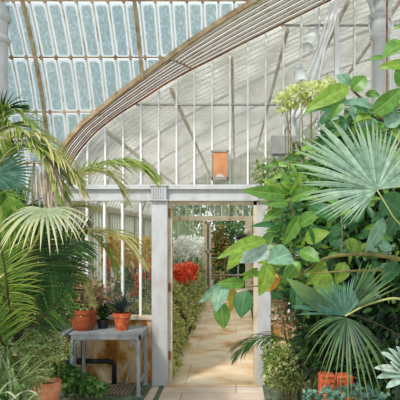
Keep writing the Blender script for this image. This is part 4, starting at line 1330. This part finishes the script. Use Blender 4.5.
g = MB(); a = P(266, 0, 6.12); g.bbox((a.x, -.98, 0), (2.9, -.90, .05), .01); g.bbox((a.x, -.9, 0), (a.x+.07, -.02, .05), .01); g.box((a.x, -.92, 0), (2.9, -.0, .03))
struct('bed_kerb', g, 'green_kerb', 'dark green kerb of the right plant bed')

# broad-leaved shrub, every large leaf a part of its own
t = thing('broad_leaf_tree', 'broad leaved young tree reaching over the path from the right', 'tree', (P(335, 0, 5.9).x, -1.1, 0))
BT = t
def BL(bx, by, tx, ty, w, m, d=4.7, dd=0.0, bend=.08, fold=.2, nrm=None, par=None):
    a = P(bx, by, d); b = P(tx, ty, d-dd)
    L = (b-a).length
    nr = nrm if nrm is not None else V((U(-.6, .6), -1, U(-.1, 1.1)))
    g = MB(); g.leaf(a, b, nr, w*d/FPX*1.3, bend+U(-.04, .06), fold+U(-.05, .25), 10, p=.75, q=.8)
    g.build('leaf', m, par or t)
BLs = [
 (285, 195, 242, 190, 11, 'broad', 4.9, .2), (288, 203, 265, 205, 8, 'broad', 4.9, .1), (281, 229, 250, 227, 7, 'broad_dark', 4.9, .2),
 (266, 240, 217, 259, 11, 'broad_light', 4.7, .3), (268, 246, 240, 263, 17, 'broad_pale', 4.7, .1), (291, 254, 267, 263, 18, 'broad_blue', 4.6, .1),
 (268, 262, 259, 296, 15, 'broad_light', 4.6, .05), (277, 274, 267, 292, 10, 'broad_orange', 4.7, .0), (246, 290, 241, 318, 16, 'broad_dark', 4.6, .05),
 (232, 288, 231, 312, 9, 'broad_yellow', 4.65, .0), (224, 285, 216, 312, 13, 'broad_blue', 4.6, .1), (221, 302, 224, 329, 13, 'broad', 4.65, .0),
 (245, 283, 216, 284, 9, 'broad', 4.65, .1), (218, 285, 198, 303, 7, 'broad_blue', 4.6, .1), (246, 250, 227, 270, 11, 'broad_light', 4.8, .0),
 (296, 280, 295, 312, 14, 'broad_dark', 4.6, .0), (262, 275, 240, 275, 6, 'broad_light', 4.7, .1), (258, 268, 241, 282, 5, 'broad', 4.75, 0),
 (300, 262, 284, 285, 12, 'broad', 4.7, 0), (284, 210, 262, 222, 8, 'broad', 4.95, .1), (300, 215, 283, 245, 11, 'broad', 4.9, .0), (272, 232, 262, 250, 8, 'broad', 4.85, 0),
 (290, 195, 300, 172, 9, 'broad_light', 4.95, .1), (287, 196, 283, 170, 8, 'broad', 5.0, .0), (290, 200, 318, 188, 10, 'broad', 4.95, .1), (286, 198, 262, 178, 7, 'broad_light', 5.0, 0),
 (300, 225, 322, 214, 12, 'broad', 4.9, .1), (305, 240, 330, 232, 12, 'broad_light', 4.85, .1), (300, 250, 320, 262, 12, 'broad', 4.8, .1), (310, 205, 335, 222, 12, 'broad_dark', 4.9, .1),
 (345, 240, 359, 255, 12, 'broad_light', 4.8, 0), (330, 245, 345, 232, 10, 'broad_dark', 4.8, 0), (310, 225, 318, 250, 12, 'broad_dark', 4.8, 0), (325, 262, 306, 285, 13, 'broad_light', 4.8, 0),
]
for b in BLs: BL(*b[:7], dd=b[7])
def branch(par, pts, r0, r1, m='twig'):
    g = MB(); s = spline(pts, 24); g.tube(s, [r0+(r1-r0)*i/24 for i in range(25)], 8); g.build('branch', m, par, True)
bt = V((P(335, 0, 5.9).x, -1.1, 0))
branch(t, [bt, P(330, 330, 5.9), P(316, 280, 5.5), P(300, 235, 5.1), P(288, 198, 4.95)], .020, .007, 'twig')
branch(t, [P(303, 270, 4.95), P(288, 276, 4.8), P(268, 284, 4.7), P(245, 287, 4.65), P(222, 286, 4.62)], .010, .004)
branch(t, [P(300, 255, 4.95), P(285, 248, 4.8), P(266, 241, 4.72)], .008, .004)
branch(t, [P(300, 258, 4.95), P(280, 259, 4.75), P(268, 263, 4.65)], .006, .003)
branch(t, [P(286, 198, 4.95), P(284, 195, 4.9)], .006, .004)

t = thing('drooping_leaf_tree', 'tree at the right edge with long drooping leaves and olive branches', 'tree', (P(415, 0, 4.8).x, -2.2, 0))
tt = t
bt = V((P(415, 0, 4.8).x, -2.2, 0))
branch(t, [bt, P(412, 330, 4.8), P(408, 262, 4.8), P(405, 180, 4.8), P(395, 135, 4.8), P(372, 110, 4.75), P(350, 88, 4.7)], .032, .006, 'bark')
branch(t, [P(410, 262, 4.8), P(385, 256, 4.7), P(360, 254, 4.65), P(335, 256, 4.7), P(318, 262, 4.75), P(298, 278, 4.8)], .020, .009)
branch(t, [P(410, 272, 4.85), P(380, 270, 4.75), P(350, 271, 4.7), P(314, 273, 4.7)], .012, .007)
branch(t, [P(405, 190, 4.8), P(408, 110, 4.8), P(405, 60, 4.8), P(400, 20, 4.8)], .014, .005)
branch(t, [P(341, 257, 4.68), P(342, 230, 4.75), P(340, 205, 4.8)], .007, .004)
branch(t, [P(350, 88, 4.7), P(362, 98, 4.7), P(380, 118, 4.75)], .006, .005)
TL = [
 (349, 87, 305, 111, 14, 'broad_light', 4.6, .1), (347, 99, 303, 114, 10, 'broad', 4.65, .1), (352, 91, 366, 76, 13, 'broad', 4.7, 0), (350, 85, 336, 75, 9, 'broad_blue', 4.75, 0),
 (371, 113, 402, 88, 15, 'broad', 4.65, 0), (372, 109, 341, 103, 9, 'broad_blue', 4.65, .05), (406, 44, 382, 59, 15, 'broad', 4.6, .0), (408, 65, 377, 68, 8, 'broad_light', 4.6, 0),
 (408, 26, 393, 31, 6, 'broad', 4.7, 0), (384, 57, 369, 61, 6, 'broad', 4.7, 0), (404, 88, 396, 68, 10, 'broad', 4.65, 0), (380, 117, 403, 104, 10, 'broad', 4.7, 0),
 (384, 125, 402, 118, 13, 'broad_blue', 4.7, 0), (372, 118, 352, 124, 11, 'broad_light', 4.75, 0), (390, 130, 403, 146, 12, 'broad_light', 4.7, 0), (368, 112, 352, 106, 7, 'broad_dark', 4.75, 0),
 (375, 130, 358, 138, 11, 'broad', 4.9, 0), (365, 118, 372, 140, 12, 'broad_blue', 4.95, 0), (345, 95, 330, 120, 8, 'broad', 4.9, 0), (335, 110, 318, 128, 8, 'broad_dark', 4.95, 0),
 (384, 218, 365, 252, 11, 'broad_blue', 4.5, 0), (381, 196, 404, 216, 20, 'broad_dark', 4.5, 0), (402, 205, 388, 236, 14, 'broad_dark', 4.6, 0), (378, 245, 392, 250, 11, 'broad_blue', 4.7, 0),
 (345, 262, 336, 284, 12, 'broad_light', 4.75, 0), (318, 268, 330, 300, 16, 'broad_light', 4.8, 0), (358, 258, 350, 238, 11, 'broad_light', 4.8, 0), (398, 262, 382, 285, 12, 'broad_dark', 4.75, 0),
 (370, 272, 362, 292, 11, 'broad_dark', 4.8, 0), (340, 208, 326, 200, 9, 'broad', 4.8, 0), (341, 215, 352, 204, 8, 'broad_light', 4.8, 0), (342, 228, 328, 238, 9, 'broad_dark', 4.8, 0),
 (300, 278, 290, 262, 9, 'broad_light', 4.8, 0), (365, 95, 380, 96, 7, 'broad', 4.8, 0),(403, 168, 390, 150, 12, 'broad_light', 4.7, 0),
]
for b in TL: BL(*b[:7], dd=b[7], par=tt)

def spray(par, n, rects, m, smin, smax, dlo, dhi):
    g = MB()
    for i in range(n):
        x0, y0, x1, y1 = rects[i % len(rects)]
        b = P(U(x0, x1), U(y0, y1), U(dlo, dhi))
        a = U(0, 6.28); L = U(smin, smax)*5/FPX
        e = b+V((math.cos(a)*L, U(-.5, .4)*L, math.sin(a)*L*.8-.25*L))
        g.leaf(b, e, V((U(-1, 1), -1, U(-.2, 1.5))), L*U(.3, .48), U(0, .14), U(.1, .4), 6, p=.8)
    g.build('foliage', m, par)
spray(BT, 230, [(272, 160, 345, 250), (268, 225, 330, 290), (285, 150, 330, 200)], 'broad', 7, 18, 4.95, 5.6)
spray(BT, 130, [(272, 170, 345, 260), (262, 235, 300, 285)], 'broad_light', 6, 14, 4.9, 5.6)
spray(BT, 90, [(280, 200, 350, 300)], 'broad_dark', 12, 22, 5.0, 5.5)
spray(tt, 150, [(330, 110, 400, 170), (350, 130, 405, 250), (300, 260, 400, 310)], 'broad', 8, 19, 4.9, 5.5)
spray(tt, 60, [(320, 105, 400, 150), (340, 190, 400, 260)], 'broad_dark', 12, 24, 4.9, 5.4)
spray(tt, 40, [(330, 100, 400, 140), (320, 240, 390, 290)], 'broad_blue', 9, 18, 4.9, 5.4)
spray(tt, 40, [(330, 110, 400, 300)], 'broad_light', 9, 18, 4.9, 5.4)

# fan palm on the right (large grey-green leaf)
fb = P(408, 0, 4.4)
t = thing('grey_fan_palm', 'large grey green fan palm leaf spreading to the upper left, at right', 'palm', (fb.x, fb.y, 0))
g = MB(); g.tube([V((fb.x, fb.y, 0)), V((fb.x, fb.y, .5)), V((fb.x, fb.y, 1.0))], [.07, .06, .05], 12); g.build('trunk', 'bark', t, True)
hub = P(377, 190, 4.15)
def radC1(a):
    a = a % 360
    tab = [(0, .25), (30, .27), (60, .44), (90, .53), (110, .58), (130, .69), (150, .66), (180, .54), (205, .42), (235, .26), (250, .22)]
    return interp(tab, a)*1.0
fan(t, hub, (-.15, -1, .25), (0, 0, 1), [8+i*4.5 for i in range(52)], radC1, .06, 'grey_fan', [V((fb.x, fb.y, 1.0)), P(404, 240, 4.35), P(392, 215, 4.2), hub], droop=.08, join=.6, nseg=8, pm='petiole', pr=.0055)
# darker fan palm below
fb = P(412, 0, 4.6)
t = thing('dark_fan_palm', 'dark green fan palm with drooping leaf above the orange blocks', 'palm', (fb.x, fb.y, 0))
g = MB(); g.tube([V((fb.x, fb.y, 0)), V((fb.x, fb.y, .45)), V((fb.x, fb.y, .9))], [.07, .06, .05], 12); g.build('trunk', 'bark', t, True)
hub = P(345, 316, 4.3)
def radC2(a):
    tab = [(40, .42), (60, .36), (90, .26), (120, .29), (150, .40), (165, .42), (180, .35), (200, .35), (230, .42), (260, .48), (290, .44), (320, .33)]
    return interp(tab, a)
fan(t, hub, (.1, -1, .35), (0, 0, 1), [40+i*4.6 for i in range(30)], radC2, .04, 'blue_fan', [V((fb.x, fb.y, .9)), P(404, 302, 4.45), P(372, 303, 4.35), hub], droop=.06, join=.66)
fan(t, hub+V((.01, -.02, -.01)), (.15, -.85, .5), (0, .3, 1), [176+i*6.4+U(-1.5, 1.5) for i in range(26)], lambda a: radC2(a)*U(.8, 1.12), .045, 'dark_fan', None, droop=.38, join=.42, dz=.12)
hub3 = P(348, 312, 4.35)
fan(t, hub3, (-.35, -1, .2), (0, 0, 1), [28+i*6 for i in range(9)], lambda a: .42, .03, 'dark_fan', [V((fb.x, fb.y, .9)), P(390, 330, 4.55), hub3], droop=.03, join=.45, pm='midrib_dark', pr=.005)
g = MB(); g.leaf(P(334, 318, 4.3), P(286, 278, 4.3), V((.2, -1, .2)), .12, .05, .3, 12, p=.9, q=.9); g.build('folded_leaf', 'dark_fan', t)
# small arching palm by the doorway
fb = P(312, 0, 5.75)
t = thing('small_feather_palm', 'small feather palm arching over the doorway foot at right', 'palm', (fb.x, fb.y, 0))
g = MB(); g.tube([V((fb.x, fb.y, 0)), V((fb.x, fb.y, .35))], [.03, .02], 8); g.build('trunk', 'bark', t, True)
top = V((fb.x, fb.y, .35))
frond(t, [top, P(300, 355, 5.5), P(285, 340, 5.4), P(266, 338, 5.35), P(250, 343, 5.3), P(241, 352, 5.3)], 60, .30, .012, 1.2, 52, 'dark_palm', 'midrib', start=.28, rr=.006)
frond(t, [top, P(305, 350, 5.4), P(318, 335, 5.3), P(335, 335, 5.2)], 30, .20, .012, .9, 50, 'dark_palm', 'midrib', start=.28, rr=.006)
frond(t, [top, P(296, 362, 5.4), P(285, 352, 5.3), P(272, 356, 5.2), P(264, 372, 5.2)], 26, .18, .012, 1.0, 50, 'mid_palm', 'midrib', start=.28, rr=.005)

# terracotta blocks
def block(px0, px1, py0, py1, d, lab):
    a = P(px0, py1, d); b = P(px1, py0, d)
    z0 = 0
    t = thing('terracotta_planter', lab, 'planter', ((a.x+b.x)/2, a.y, z0), group='orange terracotta planters in the right bed')
    g = MB(); g.bbox((a.x, a.y, z0), (b.x, a.y+.14, b.z), .012); g.build('body', 'terra_red', t)
    g = MB()
    n = 2
    for i in range(n):
        cx = a.x+(b.x-a.x)*(i+.5)/n; cz = (a.z+b.z)/2
        pts = [V((cx+.024*math.cos(q*math.pi/8), a.y-.004, cz+.028*math.sin(q*math.pi/8))) for q in range(17)]
        g.tube(pts, .006, 6, cap=False)
    g.box((a.x+.01, a.y-.006, b.z-.03), (b.x-.01, a.y, b.z-.02)); g.build('moulding', 'terra', t)
block(320, 335.5, 375, 397, 5.1, 'left orange terracotta block with round mouldings below the fan palm')
block(337, 354, 376, 397, 5.1, 'right orange terracotta block with round mouldings below the fan palm')
# mottled rosettes and silver leaves
def rosette(px, py, d, lab, r=.11, n=44):
    c = P(px, py, d)
    t = thing('mottled_leaf_plant', lab, 'plant', (c.x, c.y, 0), group='mottled blue green plants along the bottom right')
    g = MB()
    for i in range(n):
        q = V((U(-1, 1)*r, U(-.6, .6)*r, U(-.45, .35)*r))
        a = U(0, 6.28)
        e = q+V((math.cos(a)*.8, math.sin(a)*.5-.35, U(-.3, .5)))*r*.62
        g.leaf(c+q, c+e, V((U(-.6, .6), -.7, 1)), r*.42, .12, .25, 6, p=1.0, q=.6)
    g.build('foliage', 'mottle', t)
    g = MB(); g.tube([V((c.x, c.y, 0)), c], .018, 8); g.build('stem', 'twig', t)
for px, py, d, lab in ((318, 395, 4.8, 'leftmost mottled blue green rosette at the bottom edge'), (338, 393, 4.75, 'mottled blue green rosette in front of the orange blocks'), (357, 391, 4.7, 'mottled blue green rosette right of the orange blocks'), (372, 398, 4.6, 'mottled blue green rosette nearest the bottom right corner')):
    rosette(px, py, d, lab, .105)
c = P(404, 378, 4.3)
t = thing('silver_leaf_plant', 'silvery lobed leaf plant at the right edge near the bottom', 'plant', (c.x, c.y, 0))
g = MB()
for (bx, by, tx, ty, w_) in ((404, 368, 380, 352, 8), (404, 366, 388, 348, 7), (404, 372, 374, 368, 9), (404, 374, 376, 378, 8), (404, 378, 386, 388, 8), (402, 362, 396, 346, 8), (400, 372, 390, 362, 8)):
    g.leaf(P(bx, by, 4.3), P(tx, ty, 4.2), V((0, -1, .9)), w_*4.3/FPX, .08, .1, 9, p=.9, q=.6)
g.build('foliage', 'silver', t)
g = MB(); g.tube(spline([V((c.x, c.y, 0)), V((c.x, c.y, .4)), P(404, 370, 4.3)], 8), .012, 8); g.build('stem', 'twig', t, True)
